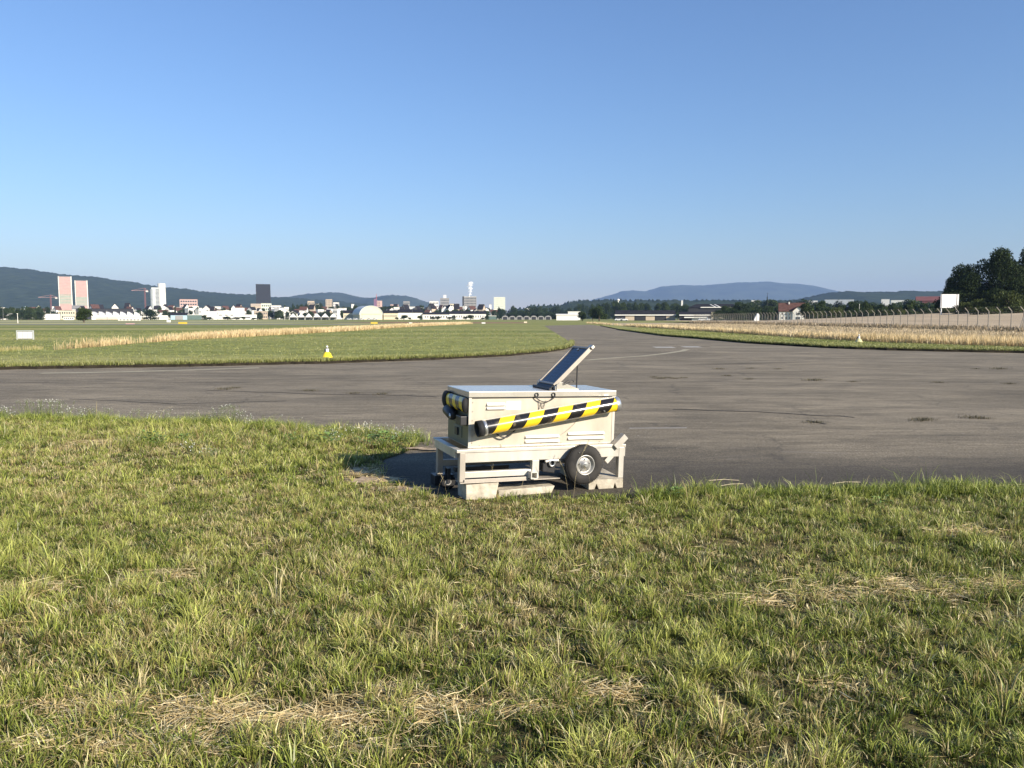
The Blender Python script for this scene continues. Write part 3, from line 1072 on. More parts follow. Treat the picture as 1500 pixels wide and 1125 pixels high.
# arched hangar
root, w_ = site(527, 561, 800, "arched_hangar", R(27))
ht, hs = top(448.5, 800), top(461, 800)
d = 27
prof = [(w_ / 2, 0)] + [(w_ / 2 * math.cos(math.pi * k / 20), hs + (ht - hs) * math.sin(math.pi * k / 20)) for k in range(21)] + [(-w_ / 2, 0)]
MB().prism(prof, .5, d - .5).build("wall", PAL['cream'], root)
rf = MB()
for k in range(20):
    a, b = math.pi * k / 20, math.pi * (k + 1) / 20
    q = lambda t, e: ((w_ / 2 + e) * math.cos(t), hs + (ht - hs + e) * math.sin(t))
    rf.prism([q(a, .05), q(b, .05), q(b, .6), q(a, .6)], 0, d)
rf.build("roof", PAL['silver'], root)
MB().box(-w_ * .40, w_ * .40, .2, .46, 0, hs * 1.02).build("door", PAL['cream'], root)
MB().box(-w_ * .42, w_ * .42, .1, .46, hs * 1.04, hs * 1.2).build("door_rail", PAL['beige'], root)
tag(root, "cream arched hangar with a barrel roof", "hangar")
gable(503, 529.5, 458.5, 454.8, 830, 'cream', 'darkroof', "low cream wing with a dark roof left of the arched hangar", axis='x', depth=14, cols=16, name="hangar_wing")
gable(562, 583, 458.5, 454.8, 830, 'cream', 'darkroof', "low cream wing with a dark roof right of the arched hangar", axis='x', depth=14, cols=12, name="hangar_wing")
gable(583, 619, 458, 453.5, 850, 'white', 'darkroof', "long white hangar with a dark roof right of the cream wing", axis='x', depth=22, rows=0, name="hangar")
gable(619, 658, 460.5, 458, 850, 'white', 'darkroof', "lower white hangar with a green base", axis='x', depth=18, cols=9, name="hangar")
gable(658, 712, 459.8, 456, 880, 'white', 'darkroof', "longest white hangar with a dark roof before the chimney building", axis='x', depth=22, cols=14, name="hangar")
flat(714, 727, 463, 850, 'teal', "small dark green shed at the end of the white hangars", depth=10, roof='white')
root, w_ = site(548, 560, 1600, "tower_block")
H = top(440.5, 1600)
MB().box(-w_ / 2, -w_ * .12, -.5, 16, 0, H + 4).build("side_wall", PAL['purple'], root)
MB().box(-w_ * .12, w_ / 2, 0, 16, 0, H).build("wall", PAL['pink'], root)
MB().tube((-w_ * .18, 6, H + 4), (-w_ * .18, 6, H + 14), .6, .3, 8).build("antenna", PAL['red'], root)
windows(root, w_ * .5, 5, H * .97, 9, 3, y=-.2)
tag(root, "mauve and pink block with a thin mast behind the arched hangar", "tower block")
flat(591, 600.5, 441.5, 1600, 'grey', "grey office block behind the white hangars", depth=16, rows=6, cols=5)
flat(572, 584, 446, 1400, 'pink', "low pink block right of the mauve block", rows=3, cols=6)
flat(629.5, 642.5, 441, 1600, 'white', "white block with reddish window bays left of the grey block with a white cube", depth=14, rows=5, cols=6)
root = flat(645, 658, 437, 1650, 'grey', "grey office block carrying a white cube on its roof", depth=18, rows=7, cols=7)
bx = top(432, 1650) - root.location.z; hb_ = top(437, 1650)
MB().box(-2.5, 3.5, 4, 10, hb_ + .5, bx).build("roof_cube", PAL['white'], root)
flat(659, 672.5, 445, 1600, 'cream', "low cream block right of the grey office block", depth=14, rows=3, cols=6)
root = flat(679.5, 698, 434.5, 1650, 'grey', "grey plant building with white steam rising from its roof", depth=22, rows=8, cols=9, roof='white', name="plant_building")
MB().box(-16.5, -13.7, 2, 20, 0, top(434, 1650)).build("dark_fin", PAL['dark'], root)
MB().tube((-2, 10, top(434.5, 1650)), (-2, 10, top(432.8, 1650)), 2.2, 1.8, 12).build("chimney", PAL['silver'], root)
flat(723.5, 740, 435.5, 1500, 'palegreen', "pale cube tower standing alone right of the steam", "tower block", depth=20, rows=10, cols=8, roof='white', name="tower_block", fw=.35, fh=.3)
flat(716.5, 720, 446, 1900, 'white', "thin white block left of the pale cube tower", rows=0)
gable(815, 847, 461.5, 460.3, 560, 'white', 'white', "long white shed at the end of the runway", axis='x', depth=10, rows=0, name="shed")
flat(832, 850, 457, 640, 'white', "second storey white building behind the long white shed", depth=10, rows=1, cols=5, roof='white')
flat(771, 787, 452, 1300, 'white', "pale hall with a slanted roof among the trees at the runway end", rows=0, roof='white')
for i in range(7):
    px = 735 + i * 10.5
    root, w_ = site(px, px + 10, 780, "aircraft_shelter")
    hh = top(462.3 + .4 * (i % 2), 780)
    prof = [(-w_ / 2, 0)] + [(-w_ / 2 * math.cos(math.pi * k / 10), hh * .35 + hh * .65 * math.sin(math.pi * k / 10)) for k in range(11)] + [(w_ / 2, 0)]
    MB().prism(prof[::-1], .2, 9).build("roof", PAL['grey'], root)
    MB().box(-w_ * .3, w_ * .3, 0, .19, 0, hh * .7).build("door", PAL['dark'], root)
    tag(root, "low grey arched shelter in the row at the runway end", "shelter", "grey arched shelters at the runway end")
# grey hangars on the right
gable(901, 989, 460.6, 455, 500, 'dark', 'darkroof', "long low hangar with a dark roof and white eaves", axis='x', depth=22, rows=0, name="hangar")
root = [o for o in col.objects if o.get("label") == "long low hangar with a dark roof and white eaves"][0]
w_ = 88 * 500 / F
z1 = top(460.6, 500)
MB().box(-w_ / 2, w_ / 2, -.9, -.45, z1 - .75, z1 - .05).build("eaves_board", PAL['white'], root)
for k in range(6):
    x0 = -w_ / 2 + w_ * k / 6 + .4
    MB().box(x0, x0 + w_ / 6 - .8, -.12, -.02, .1, z1 - .9).build("door", PAL['dark' if k % 2 == 0 else 'beige'], root)
gable(995, 1041, 460.8, 457.2, 480, 'dark', 'darkroof', "dark hangar with two white eaves lines left of the big gabled roof", axis='x', depth=20, rows=0, name="hangar")
root = [o for o in col.objects if o.get("label", "").startswith("dark hangar with two white")][0]
w_ = 45 * 480 / F
z1 = top(460.8, 480)
MB().box(-w_ / 2, w_ / 2, -.9, -.45, z1 - .7, z1).build("eaves_board", PAL['white'], root)
MB().box(-w_ / 2 + 3, w_ / 2 - 2, -1.4, -.95, z1 - 2.1, z1 - 1.4).build("canopy", PAL['white'], root)
MB().box(-w_ * .1, w_ * .4, -.12, -.02, .1, z1 - 2.2).build("door", PAL['silver'], root)
root, w_ = site(1008, 1079, 560, "hangar", 0)
he, ht = top(450.6, 560), top(444.8, 560)
wl = MB().box(-w_ / 2, w_ / 2, 0, 26, 0, he); wl.build("wall", PAL['dark'], root)
MB().add([(-w_ / 2 - .3, -.5, he), (w_ / 2 + .3, -.5, he), (w_ / 2 - 2, 13, ht), (-w_ / 2 + 5.5, 13, ht), (-w_ / 2 - .3, 26.5, he), (w_ / 2 + .3, 26.5, he)],
         [(0, 1, 2, 3), (1, 5, 2), (5, 4, 3, 2), (4, 0, 3), (0, 4, 5, 1)]).build("roof", PAL['darkroof'], root)
MB().box(-w_ * .25, w_ / 2 + .3, -.9, -.55, he - .1, he + .5).build("eaves_board", PAL['white'], root)
for s in (0, 3.0):
    MB().box(0, .8, 0, 9, -.1, .2, Matrix.Translation((1.5 + s, 1.2, he + .5)) @ Matrix.Rotation(R(22), 4, 'Z') @ Matrix.Rotation(R(12), 4, 'X')).build("roof_light", PAL['white'], root)
MB().box(-w_ * .02, w_ * .26, -.3, -.02, 1, he - 3.2).build("door", PAL['cream'], root)
tag(root, "large dark hangar with a hipped roof and two diagonal skylights", "hangar")
# farmhouse
root = gable(1141, 1179, 455.8, 444, 400, 'white', 'redroof', "cream farmhouse with a brown red tiled roof", axis='x', depth=11, rows=2, cols=6, name="farmhouse")
w_ = 38 * 400 / F
he, ht = top(455.8, 400), top(449, 400)
gb = MB().prism([(0.3, 0), (5.6, 0), (5.6, he), (2.95, ht), (.3, he)], -1.6, 0)
gb.build("gable_bay", PAL['white'], root)
rf = MB()
for s in (-1, 1):
    k = (ht - he) / 2.65
    rf.prism([(2.95, ht + .03), (2.95 + s * 3.1, he - .45 * k + .03), (2.95 + s * 3.1, he - .45 * k + .3), (2.95, ht + .3)], -2.1, 4)
rf.build("bay_roof", PAL['redroof'], root)
MB().box(-1.7, -1.1, 4, 4.6, top(444, 400) - .5, top(442, 400)).build("chimney", PAL['white'], root)
MB().box(1.9, 3.9, -1.75, -1.61, 1.0, 2.2).build("window", PAL['glass'], root)
MB().box(2.1, 3.7, -1.75, -1.61, 3.2, 4.3).build("window", PAL['glass'], root)
flat(1100, 1113.5, 440.2, 1500, 'white', "bright white box building above the tree belt", rows=0, roof='white', depth=10)
flat(1182, 1197, 440.6, 1900, 'white', "pale long hall above the trees right of the farmhouse", rows=1, cols=5, roof='white')
flat(1207, 1250, 438.8, 1900, 'silver', "long grey white hall on the rise before the wooded ridge", rows=1, cols=12, roof='greyroof')
flat(1290, 1302, 438.5, 1800, 'white', "small pale hall left of the red roofed hall on the rise", roof='white')
flat(1304, 1340, 439.5, 1700, 'white', "row of pale low halls beside the red roofed hall on the rise", rows=1, cols=9, roof='greyroof')
gable(1341, 1379, 440.5, 434.2, 900, 'redroof2', 'redroof2', "large red brown roofed hall behind the white board", axis='x', depth=24, rows=0, name="hall")
flat(997.5, 1000, 440.2, 1700, 'white', "slim white silo above the grey hangars", roof='white', rows=0, depth=4, cat="silo", name="silo")
root, w_ = site(903, 907.5, 1800, "water_tower")
zt = top(438, 1800)
MB().tube((0, 0, 0), (0, 0, zt - 5), 1.4, 1.4, 12).build("shaft", PAL['white'], root)
MB().lathe([(0.1, zt - 5), (3.4, zt - 3.5), (3.6, zt - 1.5), (2, zt), (.1, zt + .4)], n=16).build("tank", PAL['white'], root)
tag(root, "tiny white water tower above the trees behind the long low hangar", "water tower")

# filler houses of the town
rs = random.Random(5)
hl = "small white gabled house among the trees of the distant town"
hg = "small white houses of the distant town"
protos_h = [gable(440, 450, 458, 455, 1000, 'white', 'darkroof', hl, axis='y', cols=3, group=hg),
            gable(452, 463, 459, 456, 1000, 'white', 'redroof', "small white house with a broad brown roof in the distant town", axis='x', cols=4, group="broad brown roofed houses of the distant town"),
            flat(405, 416, 456.5, 1000, 'white', "small flat roofed white house in the distant town", rows=2, cols=5, group="flat roofed white houses of the distant town", roof='white'),
            gable(427, 436, 458.5, 454.5, 1000, 'beige', 'darkroof', "small beige house with a steep dark roof in the distant town", axis='x', cols=3, group="beige houses of the distant town")]
KM = kid_map()
for (a, b, D, n_, k0) in [(215, 400, 1080, 20, .95), (225, 400, 1350, 16, 1.05), (400, 505, 1050, 12, .95), (562, 725, 1050, 22, 1.0), (560, 725, 1400, 14, 1.05), (0, 135, 1150, 10, .95), (135, 225, 1150, 7, 1.1), (440, 530, 1350, 6, 1.1)]:
    for i in range(n_):
        px = a + (b - a) * (i + rs.random()) / n_
        DD = D * rs.uniform(.94, 1.08)
        c = copy_tree(rs.choice(protos_h), None, KM)
        x, y, _ = Pt(px, 466, DD)
        c.location = (x, DD, 0)
        c.rotation_euler = (0, 0, math.atan2(-x, DD) + rs.uniform(-.9, .9))
        k = k0 * rs.uniform(1.1, 1.7) * DD / 1000
        c.scale = (rs.uniform(.7, 1.25), 1, k)
for (a, b, D, n_, top_) in [(215, 400, 1020, 20, 455), (400, 510, 980, 14, 456), (560, 725, 980, 24, 455), (560, 725, 1250, 18, 450), (225, 400, 1220, 20, 451), (400, 525, 1250, 18, 449), (0, 70, 850, 12, 450), (140, 215, 1080, 8, 455), (290, 470, 740, 12, 463.5), (575, 720, 800, 12, 463.5), (0, 60, 700, 6, 460)]:
    for i in range(n_):
        px = a + (b - a) * (i + rs.random()) / n_
        tree(rs.choice(['oak', 'ash', 'lime', 'lime']), px, top_ + rs.uniform(-2.5, 2), D * rs.uniform(.95, 1.06), rs.uniform(6, 15), LC, "tree", GC)
# pyramid tents
tl = "white pyramid tent in the row left of the arched hangar"
for i, px in enumerate([424, 436, 447, 459, 471, 483]):
    root, w_ = site(px, px + 10.5, 700, "pyramid_tent")
    h0, h1 = top(464.6, 700), top(458.8, 700)
    MB().add([(-w_ / 2, 0, h0), (w_ / 2, 0, h0), (w_ / 2, w_, h0), (-w_ / 2, w_, h0), (0, w_ / 2, h1)], [(0, 1, 4), (1, 2, 4), (2, 3, 4), (3, 0, 4), (3, 2, 1, 0)]).build("canopy", PAL['white'], root)
    MB().box(-w_ / 2, w_ / 2, w_ * .9, w_ * .95, 0, h0 - .05).build("back_wall", PAL['greyroof'], root)
    for sx in (-1, 1):
        MB().box(sx * w_ * .48 - .12, sx * w_ * .48 + .12, .1, .34, 0, h0 - .02).build("leg", PAL['white'], root)
    tag(root, tl, "tent", "white pyramid tents by the hangars")

# parked light vehicles and planes in front of hangars
M_carw = mat("white_paint", (.75, .74, .72), .35, 0, .03, 1)


def small_car(px, D, m, label, group=None):
    x, y, _ = Pt(px, 466, D)
    root = empty("parked_car", (x, D, 0))
    MB().prism([(-2.2, .35), (2.2, .35), (2.25, .85), (1.3, 1.0), (.7, 1.5), (-1.3, 1.5), (-2.0, .95), (-2.25, .8)], -.9, .9).build("body", m, root, .05)
    MB().prism([(-1.6, 1.0), (1.05, 1.0), (.6, 1.42), (-1.2, 1.42)], -.93, .93).build("window", PAL['glass'], root)
    for sx in (-1.4, 1.4):
        for sy in (-.85, .85):
            MB().tube((sx, sy - .12, .33), (sx, sy + .12, .33), .33, .33, 12).build("wheel", PAL['dark'], root)
    return tag(root, label, "car", group)


cg = "small pale vehicles parked before the arched hangar"
for px in (512, 521, 530, 541, 549):
    small_car(px, 690, M_carw, "small pale vehicle parked in the row before the arched hangar", cg)
cg2 = "vehicles parked at the hangars on the right"
for px in (906, 914, 1040, 1050, 1028):
    small_car(px, 455, M_carw, "small white vehicle parked before the grey hangars on the right", cg2)


# yellow field boards
def board(px0, px1, py0, py1, m, label, cat, D=None, name="marker_board"):
    xa, ya = G(px0, py1)
    D = D or ya
    x0, _, z1 = Pt(px0, py0, D); x1, _, z0 = Pt(px1, py1, D)
    z0 = max(z0, .1)
    root = empty(name, ((x0 + x1) / 2, D, 0))
    w2 = (x1 - x0) / 2
    MB().box(-w2, w2, 0, .12, z0, z1).build("panel", m, root, .01)
    for s in (-1, 1):
        MB().box(s * w2 * .7 - .05, s * w2 * .7 + .05, .13, .2, 0, z1 - .05).build("leg", PAL['greyroof'], root)
    return tag(root, label, cat)


board(261, 274, 471.8, 475.2, PAL['yellow'], "yellow board on the grass below the light blue hangar", "board")
board(543, 553, 471.8, 475.0, PAL['yellow'], "yellow board on the dry grass below the arched hangar", "board")
board(184, 197, 473.6, 475.4, PAL['lightred'], "orange red board on the grass below the sawtooth factory", "board")
board(599, 604, 472.4, 474.6, M_carw, "tiny white board on the grass right of the yellow board", "board")
board(705.5, 711, 472.3, 474.6, M_carw, "tiny white board before the longest white hangar", "board")
board(244, 250, 468.5, 472.5, M_carw, "small white cabin board left of the light blue hangar", "board")
board(767.5, 772, 471, 473.5, PAL['cream'], "tiny pale board at the far end of the green field", "board")

# white grid board at the left
xa, D = G(25, 497.5)
xb = Pt(48.5, 497, D)[0]
z0, z1 = .03, Pt(30, 484.5, D)[2]
root = empty("sign_board", ((xa + xb) / 2, D, 0))
w2 = (xb - xa) / 2
MB().box(-w2, w2, .03, .07, z0, z1).build("back_panel", mat("grey_paint", (.42, .42, .38), .7, 0, .05, 2), root)
f_ = MB()
for x in (-w2, w2): f_.box(x - .03, x + .03, -.02, .1, 0, z1 + .03)
f_.box(-w2 + .03, w2 - .03, -.02, .1, z1 - .03, z1 + .03)
f_.build("frame", PAL['silver'], root)
for k in range(3):
    xc = -w2 * .62 + k * w2 * .62
    MB().box(xc - w2 * .27, xc + w2 * .27, -.01, .028, z0 + .06, z1 - .08).build("white_panel", M_carw, root)
tag(root, "low white three panelled board on the grass at the left", "sign board")

# ------------------------------------------------------------------ cranes and masts
def crane(px, py, D, jib_l, jib_r, label):
    x, y, z = Pt(px, py, D)
    root = empty("tower_crane", (x, D, 0))
    mm = MB()
    for sx in (-.8, .8):
        for sy in (-.8, .8): mm.box(sx - .2, sx + .2, sy - .2, sy + .2, 0, z)
    k = 0
    while k * 3 < z - 3:
        mm.tube((-.8, -.8, k * 3), (.8, -.8, k * 3 + 3), .16, .16, 4); k += 1
    mm.build("mast", PAL['orangesteel'], root)
    zj = z - 5
    jj = MB().box(-jib_l, jib_r, -.5, .5, zj, zj + .5)
    jj.tube((-jib_l, 0, zj + .5), (0, 0, z), .25, .25, 4).tube((0, 0, z), (jib_r, 0, zj + .5), .25, .25, 4)
    jj.build("jib", PAL['lightred'], root)
    MB().box(jib_r - 4, jib_r, -1, 1, zj - 2.5, zj - .02).build("counterweight", PAL['white'], root)
    return tag(root, label, "crane")


crane(74, 432, 1500, 24, 13, "red tower crane left of the two striped towers")
crane(212, 422, 1500, 26, 6, "red tower crane left of the rounded silver tower")


def mast(px, py, D, label, r=.12, m='greyroof', cat="mast", name="mast"):
    x, y, z = Pt(px, py, D)
    z_0 = float(terrain(x, D))
    root = empty(name, (x, D, z_0))
    MB().tube((0, 0, 0), (0, 0, z - z_0), r, r * .6, 8).build("pole", PAL[m], root)
    MB().box(-r * 1.4, r * 1.4, -r, r, z - z_0, z - z_0 + r * 2).build("lamp_head", PAL[m], root)
    return tag(root, label, cat)


mast(25.5, 460, 240, "thin white mast standing above the low white board", .1, 'white')
mast(156.5, 455, 500, "thin grey mast before the left end of the sawtooth factory", .12)
mast(4, 450, 600, "thin grey mast at the left edge above the white hut", .13)
mast(416.5, 452, 620, "thin pale mast before the white gabled houses", .12, 'white')
mast(1124.5, 430, 460, "thin dark mast left of the farmhouse", .14, 'dark')
mast(1259, 446, 300, "thin pale post in the tree belt right of the farmhouse", .08, 'white')
mast(604, 455, 700, "thin grey mast before the white hangar", .13)
# slender light aircraft tail near the fence
x, D, z = Pt(1109, 458, 235)
root = empty("glider_trailer", (x, D, 0))
MB().prism([(-1.0, .4), (.6, .4), (.8, 2.2), (.3, 3.1), (.0, 3.0), (-.9, 1.2)], -.3, .3).build("fin", M_carw, root, .04)
MB().box(-.9, .5, -.35, .35, 0, .38).build("base", PAL['greyroof'], root)
tag(root, "white slanted fin shaped object behind the airfield fence", "tail fin")

# steam
sm = bpy.data.materials.new("steam"); sm.use_nodes = True
n = sm.node_tree
b = n.nodes["Principled BSDF"]
b.inputs["Base Color"].default_value = (.92, .93, .95, 1); b.inputs["Roughness"].default_value = 1; b.inputs["Specular IOR Level"].default_value = 0
tr = N(n, "ShaderNodeBsdfTransparent"); mx = N(n, "ShaderNodeMixShader"); lw = N(n, "ShaderNodeLayerWeight"); lw.inputs[0].default_value = .35
nz = N(n, "ShaderNodeTexNoise"); nz.inputs["Scale"].default_value = .16; nz.inputs["Detail"].default_value = 5
ge = N(n, "ShaderNodeNewGeometry"); n.links.new(ge.outputs["Position"], nz.inputs["Vector"])
m1 = N(n, "ShaderNodeMath", operation='SUBTRACT'); m1.inputs[0].default_value = 1; n.links.new(lw.outputs["Facing"], m1.inputs[1])
m2 = N(n, "ShaderNodeMath", operation='MULTIPLY'); n.links.new(m1.outputs[0], m2.inputs[0]); n.links.new(nz.outputs["Fac"], m2.inputs[1])
n.links.new(m2.outputs[0], mx.inputs[0]); n.links.new(tr.outputs[0], mx.inputs[1]); n.links.new(b.outputs[0], mx.inputs[2])
n.links.new(mx.outputs[0], n.nodes["Material Output"].inputs[0])
mb = MB()
nn, seg_ = 18, 14
for k in range(nn):
    t = k / (nn - 1)
    px = 688.3 + 1.2 * math.sin(t * 7) * t + 1.0 * t
    X, Y, Z = Pt(px, 432.8 - 20.5 * t, 1665)
    r = (1.6 + 5.2 * t ** .8 + 1.6 * math.sin(k * 1.7)) * (1 if k < nn - 2 else .55)
    for i in range(seg_):
        a = 6.283 * i / seg_
        q = r * (1 + .18 * math.sin(a * 3 + k))
        mb.v.append((X + q * math.cos(a), Y + q * math.sin(a), Z))
for k in range(nn - 1):
    for i in range(seg_):
        j = (i + 1) % seg_
        mb.f.append((k * seg_ + i, k * seg_ + j, (k + 1) * seg_ + j, (k + 1) * seg_ + i)); mb.sm.append(True)
mb.f.append(tuple(range(seg_))[::-1]); mb.f.append(tuple(range((nn - 1) * seg_, nn * seg_))); mb.sm += [True, True]
tag(mb.build("steam_plume", sm), "white steam rising from the grey plant building", "steam", kind="stuff")

# ------------------------------------------------------------------ airfield fence
M_post = mat("galvanised_post", (.22, .20, .165), .7, .1, .12, 3)
root = empty("airfield_fence", (fence_x(75), 75, 0))
ox, oy = fence_x(75), 75
ypos = [62 + 2.05 * k for k in range(88)]
for yy in ypos:
    x = fence_x(yy)
    z_ = float(terrain(x, yy))
    pb = MB()
    pb.box(x - .04 - ox, x + .04 - ox, yy - .04 - oy, yy + .04 - oy, z_, z_ + 2.35)
    pb.box(-.036, .036, -.036, .036, 0, .62, Matrix.Translation((x - ox, yy - oy, z_ + 2.35)) @ Matrix.Rotation(R(-42), 4, 'Y'))
    if int(round((yy - 62) / 2.05)) % 14 == 9:
        pb.tube((x - ox - .05, yy - oy, z_ + 1.7), (x - ox - .9, yy - oy - .6, z_), .035, .035, 6)
    pb.build("post", M_post, root)
wr = MB()
for zz in (.05, .6, 1.2, 1.8, 2.3):
    wr.tube((fence_x(62) - ox, 62 - oy, zz), (fence_x(240) - ox, 240 - oy, zz), .006, .006, 4)
for k, off in ((0, -.14), (1, -.27), (2, -.38)):
    wr.tube((fence_x(62) - ox + off, 62 - oy, 2.5 + .14 * k), (fence_x(240) - ox + off, 240 - oy, 2.5 + .14 * k), .006, .006, 4)
wr.build("wire", M_post, root)
m, n, b = new_mat("chain_link")
b.inputs["Base Color"].default_value = (.35, .35, .32, 1)
tr = N(n, "ShaderNodeBsdfTransparent"); mx = N(n, "ShaderNodeMixShader"); mx.inputs[0].default_value = .93
ge = N(n, "ShaderNodeNewGeometry"); sp = N(n, "ShaderNodeSeparateXYZ"); n.links.new(ge.outputs["Position"], sp.inputs[0])
md = []
for op in ('ADD', 'SUBTRACT'):
    a = N(n, "ShaderNodeMath", operation=op); n.links.new(sp.outputs[1], a.inputs[0]); n.links.new(sp.outputs[2], a.inputs[1])
    f = N(n, "ShaderNodeMath", operation='MULTIPLY'); n.links.new(a.outputs[0], f.inputs[0]); f.inputs[1].default_value = 14
    g = N(n, "ShaderNodeMath", operation='FRACT'); n.links.new(f.outputs[0], g.inputs[0])
    h = N(n, "ShaderNodeMath", operation='LESS_THAN'); n.links.new(g.outputs[0], h.inputs[0]); h.inputs[1].default_value = .05
    md.append(h)
mxm = N(n, "ShaderNodeMath", operation='MAXIMUM'); n.links.new(md[0].outputs[0], mxm.inputs[0]); n.links.new(md[1].outputs[0], mxm.inputs[1])
n.links.new(mxm.outputs[0], mx.inputs[0]); n.links.new(tr.outputs[0], mx.inputs[1]); n.links.new(b.outputs[0], mx.inputs[2])
n.links.new(mx.outputs[0], n.nodes["Material Output"].inputs[0])
MB().add([(fence_x(62) - ox, 62 - oy, .03), (fence_x(240) - ox, 240 - oy, .03), (fence_x(240) - ox, 240 - oy, 2.3), (fence_x(62) - ox, 62 - oy, 2.3)], [(0, 1, 2, 3)]).build("chain_link_mesh", m, root)
tag(root, "long airfield fence of posts with angled tops along the wheat field", "fence")

# white hoarding behind fence
D = 178
xa, _, z1 = Pt(1378.5, 431, D); xb, _, z0 = Pt(1404, 451, D)
gz = float(terrain((xa + xb) / 2, D))
root = empty("hoarding", ((xa + xb) / 2, D, gz))
w2 = (xb - xa) / 2
MB().box(-w2, w2, 0, .12, z0 - gz, z1 - gz).build("panel", M_carw, root, .01)
for s, lf in ((-1, 'greyroof'), (.74, 'greyroof')):
    MB().box(s * w2 + (.1 if s < 0 else 0), s * w2 + (.26 if s < 0 else .16), -.03, -.005, z0 - gz + .02, z1 - gz - .02).build("dark_strip", PAL[lf], root)
for s in (-.84, .84):
    MB().box(s * w2 - .09, s * w2 + .09, .13, .3, 0, z1 - gz - .1).build("leg", M_carw, root)
tag(root, "large blank white board on two legs before the dark trees", "hoarding")


# yellow and white cone markers
def cone(px, py_base, hpx, label):
    x, D = G(px, py_base)
    h = hpx * D / F
    root = empty("cone_marker", (x, D, 0))
    r = h * .45
    yel = mat("yellow_plastic", (.82, .62, .03) if px < 800 else (.62, .55, .28), .5, 0, .08, 8)
    MB().lathe([(0.001, .0), (r, .0), (r, h * .07), (r * .86, h * .10), (r * .62, h * .36), (r * .34, h * .47), (r * .3, h * .48), (.001, h * .48)], n=24).build("base", yel, root)
    MB().lathe([(r * .29, h * .48), (r * .27, h * .74), (.001, h * .745)], n=20).build("white_collar", M_carw, root)
    MB().lathe([(r * .20, h * .745), (r * .20, h * .80), (.001, h * .801)], n=16).build("black_ring", PAL['dark'], root)
    MB().lathe([(r * .001, h * .80), (r * .17, h * .83), (r * .19, h * .90), (r * .12, h * .97), (.001, h)], n=16).build("lamp", M_carw, root)
    MB().box(-r * .48, -r * .3, -r * .1, r * .1, h * .48, h * .72).build("bracket", PAL['dark'], root)
    return tag(root, label, "marker")


cone(479.5, 524, 18, "yellow cone marker with a white lamp near the left grass edge")
cone(1258, 501.5, 12, "pale yellow cone marker on the right grass strip")

# ------------------------------------------------------------------ the trolley
def gal(name, c, rough, metal, dirt=.35):
    m, n, b = new_mat(name)
    tc = N(n, "ShaderNodeTexCoord")
    a = N(n, "ShaderNodeTexNoise"); a.inputs["Scale"].default_value = 3; a.inputs["Detail"].default_value = 8; a.inputs["Roughness"].default_value = .65
    mp = N(n, "ShaderNodeMapping"); mp.inputs["Scale"].default_value = (1, 1, .35)
    n.links.new(tc.outputs["Object"], mp.inputs["Vector"]); n.links.new(mp.outputs[0], a.inputs["Vector"])
    cr = N(n, "ShaderNodeValToRGB")
    cr.color_ramp.elements[0].position, cr.color_ramp.elements[1].position = .3, .62
    cr.color_ramp.elements[0].color = (*[x * (1 - dirt) for x in c], 1)
    cr.color_ramp.elements[1].color = (*c, 1)
    n.links.new(a.outputs["Fac"], cr.inputs[0]); n.links.new(cr.outputs[0], b.inputs["Base Color"])
    b.inputs["Metallic"].default_value = metal
    r2 = N(n, "ShaderNodeMapRange"); r2.inputs[3].default_value = rough - .1; r2.inputs[4].default_value = rough + .12
    n.links.new(a.outputs["Fac"], r2.inputs[0]); n.links.new(r2.outputs[0], b.inputs["Roughness"])
    return m


M_box = gal("beige_painted_sheet", (.56, .50, .40), .40, .2, .26)
M_lid = gal("lid_sheet", (.68, .64, .57), .22, .6, .1)
M_alu = gal("aluminium_beam", (.62, .58, .50), .42, .3, .35)
M_alu2 = gal("weathered_aluminium", (.46, .41, .34), .5, .25, .35)
M_rub = mat("black_rubber", (.011, .011, .012), .8, 0, .25, 14, .3)
M_tyre = mat("dusty_tyre", (.012, .012, .012), .85, 0, .2, 7, .4, c2=(.045, .040, .033))
M_blk = mat("black_plastic", (.022, .022, .024), .45, 0, .15, 10)
M_conc = mat("pale_block", (.40, .35, .26), .85, 0, .3, 11, .8, c2=(.60, .54, .42))
M_band = mat("steel_band", (.60, .60, .58), .3, .8, .08, 20)
M_rim = gal("galvanised_rim", (.42, .41, .38), .45, .6, .4)
M_louv = mat("pale_louvre", (.66, .63, .56), .4, 0, .05, 10)
M_sockp = mat("dull_plate", (.20, .20, .15), .5, .3, .1, 10)
M_stick = mat("white_sticker", (.76, .75, .72), .5, 0, .02, 30)


